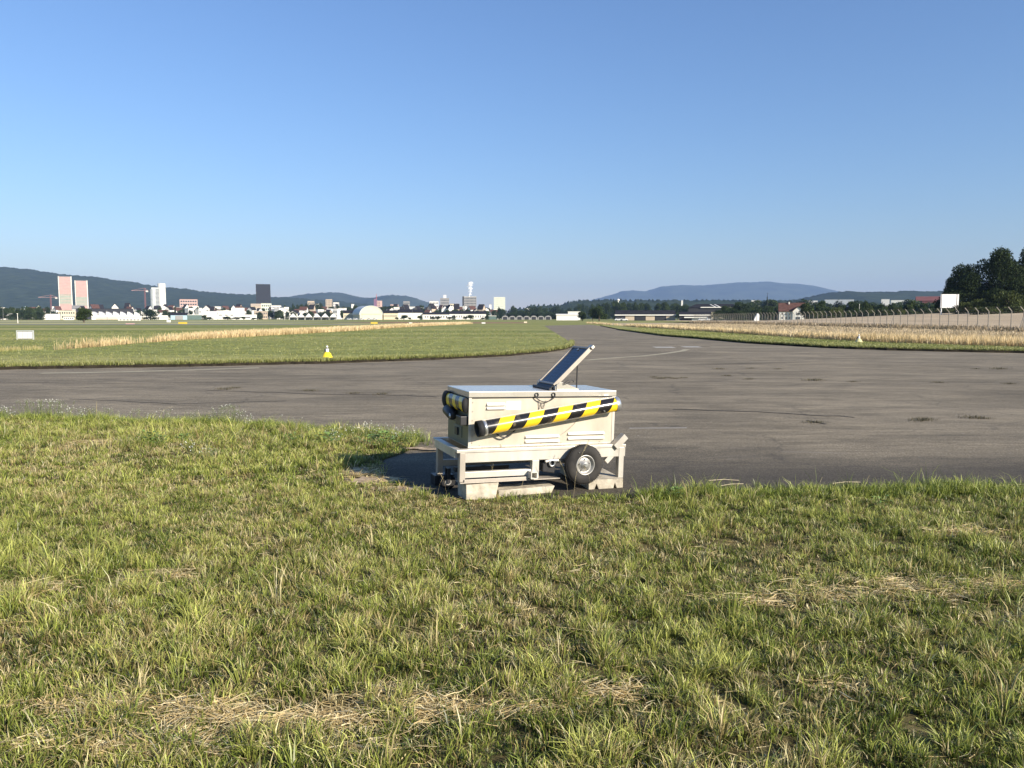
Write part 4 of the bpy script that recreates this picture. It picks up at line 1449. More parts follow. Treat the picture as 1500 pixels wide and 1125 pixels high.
def stripe_mat(period, width, slant):
    m, n, b = new_mat("black_yellow_stripes")
    tc = N(n, "ShaderNodeTexCoord"); sp = N(n, "ShaderNodeSeparateXYZ"); n.links.new(tc.outputs["Object"], sp.inputs[0])
    at = N(n, "ShaderNodeMath", operation='ARCTAN2'); n.links.new(sp.outputs[2], at.inputs[0]); n.links.new(sp.outputs[1], at.inputs[1])
    sc_ = N(n, "ShaderNodeMath", operation='MULTIPLY'); n.links.new(at.outputs[0], sc_.inputs[0]); sc_.inputs[1].default_value = slant / (2 * math.pi)
    xx = N(n, "ShaderNodeMath", operation='DIVIDE'); n.links.new(sp.outputs[0], xx.inputs[0]); xx.inputs[1].default_value = period
    ad = N(n, "ShaderNodeMath", operation='ADD'); n.links.new(xx.outputs[0], ad.inputs[0]); n.links.new(sc_.outputs[0], ad.inputs[1])
    nz = N(n, "ShaderNodeTexNoise"); nz.inputs["Scale"].default_value = 40
    n.links.new(tc.outputs["Object"], nz.inputs["Vector"])
    fr = N(n, "ShaderNodeMath", operation='FRACT'); n.links.new(ad.outputs[0], fr.inputs[0])
    lt = N(n, "ShaderNodeMath", operation='LESS_THAN'); n.links.new(fr.outputs[0], lt.inputs[0]); lt.inputs[1].default_value = width
    mx = N(n, "ShaderNodeMix", data_type='RGBA')
    mx.inputs[6].default_value = (.017, .016, .016, 1); mx.inputs[7].default_value = (.84, .56, .025, 1)
    n.links.new(lt.outputs[0], mx.inputs[0])
    # scuffs
    n2 = N(n, "ShaderNodeTexNoise"); n2.inputs["Scale"].default_value = 9; n2.inputs["Detail"].default_value = 8
    n.links.new(tc.outputs["Object"], n2.inputs["Vector"])
    cr = N(n, "ShaderNodeValToRGB"); cr.color_ramp.elements[0].position = .62; cr.color_ramp.elements[1].position = .75
    cr.color_ramp.elements[0].color = (0, 0, 0, 1); cr.color_ramp.elements[1].color = (.35, .35, .35, 1)
    n.links.new(n2.outputs["Fac"], cr.inputs[0])
    m2 = N(n, "ShaderNodeMix", data_type='RGBA'); n.links.new(cr.outputs[0], m2.inputs[0]); n.links.new(mx.outputs[2], m2.inputs[6]); m2.inputs[7].default_value = (.45, .36, .22, 1)
    n.links.new(m2.outputs[2], b.inputs["Base Color"])
    b.inputs["Roughness"].default_value = .22
    b.inputs["Specular IOR Level"].default_value = .6
    return m


cart = empty("signal_trolley", (-.3963, 6.73, 0), R(21.26))
cart.rotation_euler = (0, R(1.6), R(21.26))
tag(cart, "beige metal trolley with solar panel and black and yellow striped tube on the asphalt edge", "trolley")
L_, W_ = 1.445, .635
Z0, Z1 = .455, .945
# body
body = MB().box(0, L_, 0, W_, Z0, Z1 - .035).build("body", M_box, cart, .004)
MB().box(-.008, L_ + .008, -.006, .0, Z0 + .0, Z0 + .015).box(-.006, .02, -.004, 0, Z0 + .016, Z1 - .045).box(L_ - .02, L_ + .006, -.004, 0, Z0 + .016, Z1 - .045).build("corner_trim", M_alu, cart)
MB().box(-.004, -.0005, .006, W_ - .006, Z0 + .01, Z1 - .045).build("end_panel", gal("olive_painted_sheet", (.15, .155, .11), .4, .2, .3), cart)  # added sheet, shade and grass reflection of the left end put into its colour
lid = MB().box(-.012, L_ + .012, -.014, W_ + .012, Z1 - .040, Z1 + .012).build("lid", M_lid, cart, .004)
MB().box(.0, L_, -.003, .0, Z1 - .052, Z1 - .042).build("lid_seal", M_blk, cart)
# louvres
for (x0, x1, zz) in [(.16, .335, .842), (.16, .335, .808), (.538, .878, .540), (.538, .878, .498), (.965, 1.345, .558), (.965, 1.345, .514)]:
    m_ = MB()
    m_.add([(x0, 0, zz - .014), (x1, 0, zz - .014), (x1, -.024, zz - .010), (x0, -.024, zz - .010), (x0, 0, zz + .014), (x1, 0, zz + .014)],
           [(0, 1, 2, 3), (3, 2, 5, 4), (0, 3, 4), (1, 5, 2)])
    m_.build("louvre", M_louv, cart)
MB().box(.348, .488, -.003, -.0005, .790, .868).build("sticker", M_stick, cart)
rv = MB()
for zz in (.50, .56, .62, .70, .78, .86): rv.tube((.03, -.001, zz), (.03, -.006, zz), .005, .005, 8)
for xx in (.1, .3, .5, .7, .9, 1.1, 1.3, 1.44): rv.tube((xx, -.001, Z0 + .02), (xx, -.006, Z0 + .02), .004, .004, 8)
rv.build("rivet", M_alu2, cart)
# lid latches and the cord between them
for xx in (.632, .800):
    MB().ring((xx, -.016, .925), (xx, -.024, .925), .020, .012, 20).build("latch_ring", M_blk, cart)
pts = [Vector((.612 + .0, -.026, .905))]
pts = [Vector((.632 - .018 + .2 * t, -.028, .915 - .055 * math.sin(math.pi * t) ** .7)) for t in np.linspace(0, 1, 14)]
MB().path(pts, .005).build("cord", M_blk, cart)
MB().path([Vector((.66, -.012, .875)), Vector((.668, -.012, .79)), Vector((.69, -.012, .845)), Vector((.705, -.012, .785)), Vector((.73, -.012, .87))], .0035).build("cord", M_alu2, cart)
MB().path([Vector((.225 + .2 * t, -.05, .600 - .062 * math.sin(math.pi * t) + .02 * t)) for t in np.linspace(0, 1, 16)], .0075).build("cable", M_blk, cart)
MB().path([Vector((.765 + .30 * t, -.008, .52 + .17 * t * t)) for t in np.linspace(0, 1, 8)], .002).build("cable", M_alu2, cart)
# front striped tube
p0, p1 = Vector((.06, -.105, .640)), Vector((1.425, -.105, .842))
ln = (p1 - p0).length
ang = math.atan2(p1.z - p0.z, p1.x - p0.x)
RT = .067
tb = MB().tube((.05, 0, 0), (ln - .03, 0, 0), RT, RT, 48, caps=False)
striped = stripe_mat(.285, .50, 1.0)
t_o = tb.build("striped_tube", striped, cart)
t_o.location = p0
t_o.rotation_euler = (0, -ang, 0)
q = MB().ring((-.022, 0, 0), (.03, 0, 0), RT + .004, RT - .008, 40)
q.lathe([(RT - .006, .0), (RT - .02, .012), (.02, .016), (.001, .016)], Matrix.Rotation(R(90), 4, 'Y'), 40).build("end_cap", M_rub, t_o)
MB().ring((.031, 0, 0), (.058, 0, 0), RT + .003, RT - .005, 40).build("steel_band", M_band, t_o)
MB().lathe([(RT + .003, ln - .04), (RT + .003, ln - .004), (RT - .006, ln + .004), (.001, ln + .004)], Matrix.Rotation(R(90), 4, 'Y'), 40).build("end_cap", M_band, t_o)
MB().box(.03, ln - .04, -.004, .004, RT - .001, RT + .006).build("top_seam", M_alu, t_o)
for xx in (.25, 1.2):
    MB().box(xx - .03, xx + .03, .03, .105, -.03, .03).build("bracket", M_alu2, t_o)
MB().tube((1.20, -RT - .001, -.035), (1.20, -RT + .02, -.03), .007, .007, 10).build("bolt", M_band, t_o)
# back tube of the same kind across the left end, in shade
e_o = MB().tube((0, 0, 0), (.50, 0, 0), .064, .064, 40, caps=True).build("striped_tube", stripe_mat(.2, .45, -1.0), cart)
e_o.location = (-.036, .012, .835)
e_o.rotation_euler = (0, 0, R(90))
e_o.scale = (1, .5, 1)
MB().lathe([(.001, -.003), (.0645, -.003), (.0645, .001)], Matrix.Rotation(R(90), 4, 'Y'), 36).build("end_cap", M_rub, e_o)
MB().lathe([(.001, .501), (.062, .501), (.078, .505), (.080, .60), (.07, .61), (.001, .612)], Matrix.Rotation(R(90), 4, 'Y'), 36).build("end_cap", M_rub, e_o)
# lamp under it
lm = MB().lathe([(.001, 0), (.03, .0), (.045, .03), (.05, .10), (.05, .2), (.042, .215), (.001, .215)], Matrix.Translation((-.058, .28, .705)) @ Matrix.Rotation(R(-78), 4, 'X') @ Matrix.Rotation(R(0), 4, 'Y'), 28).build("lamp_housing", M_blk, cart)
MB().lathe([(.02, 0), (.026, .004), (.001, .012)], Matrix.Translation((-.115, .2, .72)) @ Matrix.Rotation(R(-90), 4, 'Y'), 16).build("lens", M_band, lm)
MB().box(-.075, -.001, .02, .16, .655, .735).build("switch_box", M_blk, cart, .006)
MB().box(-.012, -.001, .19, .42, .52, .62).build("socket_plate", M_sockp, cart, .003)
MB().box(-.03, -.0125, .26, .34, .535, .605).build("socket", M_blk, cart, .003)
MB().box(-.010, -.001, .04, .60, .647, .652).build("end_seam", M_blk, cart)
# solar panel
sp_o = empty("solar_panel", (.862, .10, .995)); sp_o.parent = cart
a = math.atan2(.35, .365)
sp_o.rotation_euler = (0, -a, 0)
PLn, PWd = .51, .36
m, n, b = new_mat("solar_cells")
tc = N(n, "ShaderNodeTexCoord"); spx = N(n, "ShaderNodeSeparateXYZ"); n.links.new(tc.outputs["Object"], spx.inputs[0])
msk = []
for ax, per, wd in ((0, .04, .07), (1, .125, .04)):
    dv = N(n, "ShaderNodeMath", operation='DIVIDE'); n.links.new(spx.outputs[ax], dv.inputs[0]); dv.inputs[1].default_value = per
    fr = N(n, "ShaderNodeMath", operation='FRACT'); n.links.new(dv.outputs[0], fr.inputs[0])
    lt = N(n, "ShaderNodeMath", operation='LESS_THAN'); n.links.new(fr.outputs[0], lt.inputs[0]); lt.inputs[1].default_value = wd
    msk.append(lt)
mm_ = N(n, "ShaderNodeMath", operation='MAXIMUM'); n.links.new(msk[0].outputs[0], mm_.inputs[0]); n.links.new(msk[1].outputs[0], mm_.inputs[1])
mx = N(n, "ShaderNodeMix", data_type='RGBA'); mx.inputs[6].default_value = (.004, .007, .022, 1); mx.inputs[7].default_value = (.05, .065, .11, 1)
n.links.new(mm_.outputs[0], mx.inputs[0]); n.links.new(mx.outputs[2], b.inputs["Base Color"])
b.inputs["Roughness"].default_value = .18
MB().box(.02, PLn - .02, .018, PWd - .018, .004, .012).build("cells", m, sp_o)
fr_ = MB().box(0, PLn, 0, .018, -.02, .02).box(0, PLn, PWd - .018, PWd, -.02, .02).box(0, .02, .0181, PWd - .0181, -.02, .02).box(PLn - .02, PLn, .0181, PWd - .0181, -.02, .02)
fr_.build("panel_frame", M_alu2, sp_o, .002)
MB().box(.02, PLn - .02, .02, PWd - .02, -.012, .002).build("back_sheet", M_alu2, sp_o)
MB().box(PLn + .0, PLn + .035, -.02, .06, -.012, .016).build("end_lug", M_alu, sp_o, .003)
MB().tube((.47, .2, .013), (.47, .2, .02), .012, .012, 12).build("knob", M_band, sp_o)
MB().box(-.035, .0, .01, PWd - .01, -.045, .012).build("hinge_bar", M_blk, sp_o, .004)
# bracket, prop rod, base
zl = Z1 + .012
MB().prism([(.865, zl + .002), (1.09, zl + .002), (1.09, zl + .014), (.93, zl + .072), (.895, zl + .075), (.865, zl + .05)], .055, .063).build("side_bracket", M_lid, cart, .001)
MB().prism([(.865, zl + .002), (1.09, zl + .002), (1.09, zl + .014), (.93, zl + .072), (.895, zl + .075), (.865, zl + .05)], .51, .518).build("side_bracket", M_lid, cart, .001)
MB().box(.855, .90, .064, .509, zl + .001, zl + .035).build("base_bar", M_alu, cart, .003)
MB().tube((.80, .05, zl + .012), (.80, .45, zl + .012), .013, .013, 12).build("hinge_tube", M_blk, cart)
MB().tube((1.165, .25, zl), (1.165, .25, 1.20), .0065, .0065, 10).build("prop_rod", M_blk, cart)
MB().path([Vector((.98 + .05 * math.cos(t), .04, 1.035 + .02 * math.sin(t * 1.3))) for t in np.linspace(0, 5, 14)], .004).build("cable", M_blk, cart)
# frame
fr = MB()
fr.box(-.13, 1.545, -.075, -.01, .425, .452)
fr.box(-.06, 1.545, -.066, -.058, .335, .4249)
fr.box(-.06, 1.545, -.0579, -.012, .335, .343)
fr.build("front_rail", M_alu, cart, .003)
fr = MB().box(-.13, 1.545, W_ + .01, W_ + .075, .425, .452).box(-.06, 1.545, W_ + .05, W_ + .06, .335, .4249)
fr.build("back_rail", M_alu, cart, .003)
for xx in (-.13, .30, .95, 1.475):
    MB().box(xx, xx + .06, -.0099, W_ + .0099, .37, .4545 - .006).build("cross_beam", M_alu, cart, .003)
# flared end with brace
MB().box(0, .15, -.10, -.02, 0, .06, Matrix.Translation((1.445, 0, .405)) @ Matrix.Rotation(R(-44), 4, 'Y')).build("flared_guide", M_alu, cart, .003)
MB().box(0, .16, W_ + .02, W_ + .09, 0, .03, Matrix.Translation((1.445, 0, .435)) @ Matrix.Rotation(R(-44), 4, 'Y')).build("flared_guide", M_alu, cart, .003)
MB().box(0, .17, -.064, -.03, -.024, .024, Matrix.Translation((1.345, 0, .285)) @ Matrix.Rotation(R(-45), 4, 'Y')).build("brace", M_alu, cart, .003)
# legs
for (u0, u1, z0_, z1_, vv) in [(-.10, -.048, .166, .425, -.07), (.588, .655, .165, .335, -.07), (1.475, 1.53, .128, .425, -.07), (-.10, -.045, .10, .425, W_ + .0), (1.475, 1.53, .128, .425, W_)]:
    MB().box(u0, u1, vv, vv + .06, z0_, z1_ - .0005).build("leg", M_alu2 if u0 < 0 else M_alu, cart, .004)
MB().box(.35, .39, W_ - .02, W_ + .03, .22, .37).build("leg", M_blk, cart, .003)
MB().box(-.0479, .5879, -.055, .0, .196, .25).build("lower_rail", M_alu, cart, .003)
MB().box(-.10, .86, -.09, .05, .156, .1635).build("lower_plate", M_alu2, cart, .002)
MB().box(-.06, .54, -.085, -.078, .1636, .19).build("lower_plate", M_alu2, cart, .002)
MB().box(-.0449, 1.0, W_, W_ + .05, .18, .24).build("lower_rail", M_alu2, cart, .003)
MB().box(-.03, .5, W_ * .45, W_ * .55, .185, .23).build("lower_rail", M_blk, cart, .003)
# open square tube end
sq = MB().box(.55, .612, -.14, .02, .176, .182).box(.55, .612, -.14, .02, .232, .238).box(.55, .556, -.14, .02, .1821, .2319).box(.606, .612, -.14, .02, .1821, .2319)
sq.build("square_tube", M_louv, cart)
MB().box(.5561, .6059, .0, .01, .183, .231).build("tube_plug", M_blk, cart)
# axle, suspension arm, tow eye
MB().tube((1.075, -.10, .285), (1.075, W_ + .12, .285), .022, .022, 16).build("axle", M_alu2, cart)
MB().tube((.80, -.03, .318), (1.0, -.03, .305), .024, .024, 20).build("tow_tube", M_band, cart)
MB().ring((.785, -.075, .30), (.785, -.055, .30), .033, .02, 24).build("tow_eye", M_band, cart)
MB().prism([(.70, .22), (.82, .20), (.84, .31), (.76, .345), (.70, .30)], -.05, .04).build("coupling", M_blk, cart, .008)
MB().tube((.72, -.06, .315), (.79, -.06, .33), .014, .014, 12).build("pin", M_alu, cart)


# wheels
def wheel(v, side):
    w_o = empty("wheel", (1.066, v, .290)); w_o.parent = cart
    M_ = Matrix.Rotation(R(90 * side), 4, 'X')
    rr, hw = .183, .05
    MB().lathe([(.092, -hw * .7), (.10, -hw * .9), (.13, -hw), (.158, -hw * .93), (.175, -hw * .66), (rr, -hw * .3), (rr, hw * .3), (.175, hw * .66), (.158, hw * .93), (.13, hw), (.10, hw * .9), (.092, hw * .7)], M_, 64).build("tyre", M_tyre, w_o)
    tr_ = MB()
    for k in range(60):
        a = 2 * math.pi * k / 60
        tr_.box(rr - .004, rr + .0012, -hw * .5, hw * .5, -.006, .006, Matrix.Rotation(a, 4, 'Y'))
    tr_.build("tread", M_rub, w_o)
    MB().lathe([(.094, hw * .85), (.088, hw * .95), (.082, hw * .8), (.078, hw * .35), (.060, hw * .30), (.050, hw * .55), (.034, hw * .6), (.030, hw * .9), (.001, hw * .95)], M_, 48).build("rim", M_rim, w_o)
    nb = MB()
    for k in range(5):
        a = 2 * math.pi * k / 5 + .4
        c = Vector((.052 * math.cos(a), 0, .052 * math.sin(a)))
        nb.tube(c + Vector((0, -side * hw * .3, 0)), c + Vector((0, -side * hw * .8, 0)), .006, .006, 6)
    nb.build("wheel_nut", M_band, w_o)
    MB().tube((0.0, -side * hw * .9, 0), (0.0, -side * (hw + .012), 0), .018, .014, 16).build("hub_cap", M_band, w_o)
    MB().tube((.09 * math.cos(2.5), -side * hw * .9, .12), (.09 * math.cos(2.5), -side * (hw + .01), .12), .004, .003, 6).build("valve", M_band, w_o)


wheel(-.145, 1)
wheel(W_ + .145, -1)
# small front jockey wheel at the far left corner
j_o = empty("jockey_wheel", (-.06, .42, .075)); j_o.parent = cart
MB().lathe([(.03, -.025), (.06, -.03), (.072, -.015), (.072, .015), (.06, .03), (.03, .025)], Matrix.Rotation(R(90), 4, 'X'), 32).build("tyre", M_rub, j_o)
MB().tube((0, -.024, 0), (0, .024, 0), .03, .03, 20).build("rim", M_rim, j_o)
MB().box(-.015, .015, -.045, -.035, -.01, .12).box(-.015, .015, .035, .045, -.01, .12).box(-.015, .015, -.045, .045, .1201, .13).build("fork", M_blk, j_o)


# blocks beneath (things of their own)
def block(lu0, lu1, lv0, lv1, h, label, yaw=0.0, notch=False, m=None):
    mat4 = Matrix.Translation(cart.location) @ Matrix.Rotation(R(21.26), 4, 'Z')
    c = mat4 @ Vector(((lu0 + lu1) / 2, (lv0 + lv1) / 2, 0))
    w2, d2 = (lu1 - lu0) / 2, (lv1 - lv0) / 2
    mb_ = MB()
    if notch:
        a, b_ = -w2 * .55, w2 * .52
        pr = [(-w2, 0), (a - .02, 0), (a, .052), (a + .022, 0), (b_ - .015, 0), (b_, .05), (b_ + .02, 0), (w2, 0), (w2, h), (-w2, h)]
        mb_.prism(pr, -d2, d2)
    else:
        mb_.prism([(-w2, 0), (w2 - .03, 0), (w2, h), (-w2, h)], -d2, d2)
    o = mb_.build("support_block", m or M_conc, None, .004, (c.x, c.y, .004), R(21.26) + yaw)
    return tag(o, label, "block")


block(1.20, 1.545, -.11, W_ + .08, .09, "pale notched block under the trolley's right legs", R(-6), True)
block(-.04, .265, -.09, .16, .140, "pale crumbling block under the trolley's front left leg", 0)
block(.27, .82, -.07, .14, .062, "flat pale slab lying on the ground under the middle of the trolley", 0)
block(-.13, .06, .60, .76, .095, "dark low block under the trolley's back left leg", 0, False, M_blk)

# ------------------------------------------------------------------ grass
M_grass = leaf_mat("grass_blades", .18, .42, .4)
M_strawb = leaf_mat("straw", .15, .6, .3)
GREENS = [(.022, .038, .007), (.085, .125, .018), (.27, .33, .050), (.62, .63, .17)]
DRYS = [(.36, .28, .10), (.62, .50, .22), (.88, .76, .42)]
grass_poly = near_poly


def grass_fg():
    # thins with distance, dense by the camera
    parts = []
    for dens, box_, per, spread in [(1150, (-4.2, 4.2, 2.0, 4.6), 13, .018), (950, (-7.5, 7.5, 4.6, 7.3), 12, .022), (520, (-12, .8, 7.3, 12.6), 11, .026)]:
        x0, x1, y0, y1 = box_
        n_ = int((x1 - x0) * (y1 - y0) * dens)
        x = rng.uniform(x0, x1, n_); y = rng.uniform(y0, y1, n_)
        k = pip(x, y, grass_poly) & (np.abs(x) < y * .70 + .6)
        x, y = x[k], y[k]
        # thinner where the thatch shows
        bare = fbm(x, y, .9, 40, 4)
        for (px, py, rx, ry) in STRAW:
            cx, cyy = G(px, py)
            bare = bare + .40 * np.exp(-(((x - cx) / rx) ** 2 + ((y - cyy) / ry) ** 2))
        sand = np.zeros(len(x))
        for (cx, cyy, rx, ry) in BARE:
            sand = np.maximum(sand, np.exp(-(((x - cx) / rx) ** 4 + ((y - cyy) / ry) ** 4) * .6))
        keep = rng.random(len(x)) > np.maximum(np.clip((bare - .60) * 2.6, 0, .85), sand * .985)
        x, y, bare = x[keep], y[keep], bare[keep]
        parts.append((x, y, bare, per, spread))
    out = []
    for x, y, bare, per, spread in parts:
        n_ = len(x)
        lush = fbm(x, y, 1.6, 3, 4)
        fine = vnoise(x, y, .16, 8)
        cl = vnoise(x, y, .11, 21) * .6 + vnoise(x, y, .05, 22) * .4
        h = .028 + .030 * rng.random(n_) + .15 * np.clip((cl - .36) * 1.9, 0, 1) * np.clip((lush - .22) * 2.1, .15, 1) * fine ** .5
        h = h * np.where(y > 9.2, 1.5, 1) * np.where((y > 6.3) & (y < 7.4) & (x > -.6) & (x < 1.1), .55, 1)
        tall = rng.random(n_) < .03
        h = np.where(tall, h * 1.9, h)
        t = np.clip(.52 + .9 * (fine - .5) + .5 * (cl - .45) + .35 * rng.normal(0, 1, n_) * .6 + .2 * (lush - .5), 0, 1)
        c1 = ramp(t, GREENS[1:])
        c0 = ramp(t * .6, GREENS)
        dry = rng.random(n_) < np.clip(.20 + .9 * (bare - .48) + .5 * (.5 - lush), .05, .85)
        cd = ramp(rng.random(n_), DRYS)
        c1 = np.where(dry[:, None], cd * .95, c1)
        c0 = np.where(dry[:, None], cd * .6, c0)
        gap = np.clip((vnoise(x, y, .09, 61) - .22) * 8, 0, 1)     # small bare gaps between tufts
        h = h * (.35 + .65 * gap)
        c0 = c0 * .5  # blade feet darkened, shade between the tufts put into the colour
        wd = np.full(n_, .0043) * np.where(y > 7, 1.5, 1) * np.where(tall, 1.2, 1)
        lean = rng.uniform(.25, 1.15, n_)
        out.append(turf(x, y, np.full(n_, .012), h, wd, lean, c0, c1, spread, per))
    A = [np.concatenate([o[i] for o in out]) for i in range(6)]
    k = pip(A[0][:, 0], A[0][:, 1], cart_guard)
    A = [a[~k] for a in A]
    # dry cut tips on part of the blades
    cut = rng.random(len(A[0])) < .16
    A[5] = np.where(cut[:, None], ramp(rng.random(len(cut)), DRYS) * .9, A[5])
    return A


STRAW = [(410, 1062, .40, .09), (555, 1036, .42, .07), (200, 1045, .30, .09), (450, 1104, .28, .04), (150, 1100, .3, .05), (700, 1045, .3, .05), (1330, 866, .55, .16), (1170, 884, .4, .08), (1240, 1015, .14, .05), (1470, 862, .16, .06), (250, 850, .16, .08), (40, 870, .16, .09),
         (560, 702, .35, .35), (130, 652, .35, .35), (1395, 785, .2, .07), (900, 1020, .12, .05)]
_m4 = Matrix.Translation(cart.location) @ Matrix.Rotation(R(21.26), 4, 'Z')
cart_guard = [tuple((_m4 @ Vector(p))[:2]) for p in [(-.10, -.075, 0), (1.6, -.075, 0), (1.6, .7, 0), (-.10, .7, 0)]]
A = grass_fg()
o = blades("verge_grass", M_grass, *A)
tag(o, "mown green and straw coloured grass in the foreground", "grass", kind="stuff")
print("fg blades", len(A[0]))


def straw_layer():
    n_ = 90000
    y = rng.uniform(2.0, 12.2, n_); x = rng.uniform(-1, 1, n_) * (y * .7 + .6)
    bare = fbm(x, y, .9, 40, 4)
    cl = fbm(x, y, .35, 71, 3)
    w_ = np.clip((bare - .40) * 2.4, .04, 1) * np.clip((cl - .33) * 2.6, .15, 1) * .8
    for (px, py, rx, ry) in STRAW:
        cx, cyy = G(px, py)
        w_ = w_ + 1.3 * np.exp(-(((x - cx) / rx) ** 2 + ((y - cyy) / ry) ** 2))
    k = pip(x, y, grass_poly) & (rng.random(n_) < w_ * np.clip(1.3 - y / 14, .3, 1))
    x, y = x[k], y[k]
    X, Y = [x], [y]
    for (px, py, rx, ry) in STRAW:
        cx, cyy = G(px, py)
        q = int(60000 * rx * ry)
        q = min(q, 2100)
        X.append(cx + rng.normal(0, rx * .75, q)); Y.append(cyy + rng.normal(0, ry * .8, q))
    x, y = np.concatenate(X), np.concatenate(Y)
    k = (rng.random(len(x)) < np.clip((fbm(x, y * 1.8, .30, 91, 3) - .30) * 3.2, .06, 1)) & pip(x, y, grass_poly) & ~pip(x, y, cart_guard)
    x, y = x[k], y[k]; n_ = len(x)
    ln_ = rng.uniform(.03, .13, n_) * np.where(rng.random(n_) < .06, 1.9, 1)
    a = rng.normal(0, .55, n_) + np.where(rng.random(n_) < .5, 0, math.pi) + np.where(rng.random(n_) < .3, 1.4, 0)
    d = np.stack([np.cos(a), np.sin(a), rng.normal(.02, .12, n_)], 1)
    d2 = np.stack([np.cos(a + rng.normal(0, .35, n_)), np.sin(a + rng.normal(0, .35, n_)), rng.normal(-.02, .12, n_)], 1)
    wd = rng.uniform(.0011, .0028, n_)
    s = np.stack([-np.sin(a) * wd, np.cos(a) * wd, rng.normal(0, .0006, n_)], 1)
    z = .018 + rng.random(n_) ** 2 * .034
    c = ramp(rng.random(n_), [(.34, .24, .10), (.62, .47, .21), (.80, .64, .33), (.88, .76, .46)])
    return blades("cut_straw", M_strawb, np.stack([x, y, z], 1), d * (ln_ / 2)[:, None], d2 * (ln_ / 2)[:, None], s, c, c)


tag(straw_layer(), "dry cut straw lying in pale patches on the mown grass", "straw", kind="stuff")


# taller fringe along the near edge of the asphalt and lush left corner
def line_points(pts, n_, spread):
    P = np.array(pts); seg = np.linalg.norm(P[1:] - P[:-1], axis=1); cum = np.concatenate([[0], np.cumsum(seg)])
    t = rng.uniform(0, cum[-1], n_)
    x = np.interp(t, cum, P[:, 0]); y = np.interp(t, cum, P[:, 1])
    return x + rng.normal(0, spread, n_), y + rng.normal(0, spread, n_)


def fringe():
    out = []
    for pts, n_, sp_, h0, h1 in [(E_NEAR_R[1:], 2300, .10, .05, .12), (E_NEAR_R[1:], 130, .12, .14, .24), ([G(*p) for p in [(-60, 615), (0, 617), (200, 622), (380, 628), (480, 637), (560, 643), (604, 650)]], 2600, .12, .07, .16)]:
        x, y = line_points(pts, n_, sp_)
        k = ~pip(x, y, cart_guard) & ~((x > -.75) & (x < 1.12) & (y < 8) & (rng.random(len(x)) < (.75 if h1 < .2 else 1)))
        x, y = x[k], y[k]
        n2 = len(x)
        h = rng.uniform(h0, h1, n2) * np.where((x > -.75) & (x < 1.12) & (y < 8), .5, 1) * (.7 + .8 * vnoise(x, y, .3, 9))
        t = rng.random(n2)
        out.append(turf(x, y, np.full(n2, .01), h, np.full(n2, .0042), rng.uniform(.3, 1.0, n2), ramp(t * .6, GREENS), ramp(t, GREENS[1:]), .02, 11))
    A = [np.concatenate([o[i] for o in out]) for i in range(6)]
    k = pip(A[0][:, 0], A[0][:, 1], cart_guard)
    return [a[~k] for a in A]


tag(blades("fringe_grass", M_grass, *fringe()), "taller grass fringe growing along the asphalt edge", "grass", kind="stuff")


# fields across the asphalt
def field_turf(name, poly, dens_n, hgt, wid, cols0, cols1, per, spread, label, cat="grass", lean=(.1, .6), fall=None, zf=None):
    x, y = sample_poly(poly, dens_n)
    if fall is not None:
        k = rng.random(len(x)) < np.clip((fall / y) ** 1.6, 0, 1)
        x, y = x[k], y[k]
    n_ = len(x)
    pat = fbm(x * .3, y, 3.0, 31, 4)
    t = np.clip(.5 + 1.6 * (pat - .5) + rng.normal(0, .22, n_), 0, 1)
    sc_ = np.clip(y / 30, 1, 4)
    z = terrain(x, y) if zf is None else np.zeros(n_)
    A_ = turf(x, y, z, hgt * (.7 + .6 * rng.random(n_)), wid * sc_, rng.uniform(*lean, n_), ramp(t, cols0), ramp(t, cols1), spread, per, jit=.12)
    return tag(blades(name, M_grass, *A_), label, cat, kind="stuff")


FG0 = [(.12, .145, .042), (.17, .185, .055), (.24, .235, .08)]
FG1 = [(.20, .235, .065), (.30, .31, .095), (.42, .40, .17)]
LF = E_LEFT[:11] + [G(820, 492), G(700, 480), G(400, 484), G(0, 486), G(-260, 486)]
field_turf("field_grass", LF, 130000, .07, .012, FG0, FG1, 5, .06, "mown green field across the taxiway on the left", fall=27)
# short dense edge, throws the dark line along the asphalt


def edge_turf(pts, n_, h, label, width=.7, side=1):
    x, y = line_points(pts, n_, .02)
    y = y + .08 + rng.random(len(y)) * width * side
    n2 = len(x)
    t = rng.random(n2)
    A_ = turf(x, y, np.full(n2, .07), np.full(n2, h) * rng.uniform(.7, 1.3, n2), .014 * np.clip(y / 28, 1, 3), rng.uniform(.1, .6, n2), ramp(t, FG0) * .8, ramp(t, FG1), .05, 6)
    return tag(blades("edge_grass", M_grass, *A_), label, "grass", kind="stuff")


edge_turf(E_LEFT[:11], 9000, .15, "grass edge of the left field beside the asphalt")
edge_turf(E_RIGHT[2:], 9000, .16, "grass edge of the right strip beside the asphalt")
RF = E_RIGHT[3:] + GR[::-1][:9]
field_turf("field_grass", RF, 60000, .08, .014, FG0, FG1, 5, .08, "green grass strip along the far right side of the asphalt", fall=45)
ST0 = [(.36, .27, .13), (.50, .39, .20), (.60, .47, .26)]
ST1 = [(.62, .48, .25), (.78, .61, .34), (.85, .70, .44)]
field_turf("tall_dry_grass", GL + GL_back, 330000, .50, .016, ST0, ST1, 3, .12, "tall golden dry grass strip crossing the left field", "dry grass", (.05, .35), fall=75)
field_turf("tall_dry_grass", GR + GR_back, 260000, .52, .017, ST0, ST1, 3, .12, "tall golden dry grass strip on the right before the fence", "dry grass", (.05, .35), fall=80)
field_turf("tall_dry_grass", [G(*p) for p in [(-20, 517), (60, 513), (62, 510.5), (-20, 514)]], 500, .22, .012, FG1, ST0, 3, .1, "small patch of pale dry grass in the left field", "dry grass", (.05, .4))
WD0 = [(.16, .13, .075), (.26, .20, .12), (.36, .28, .17)]
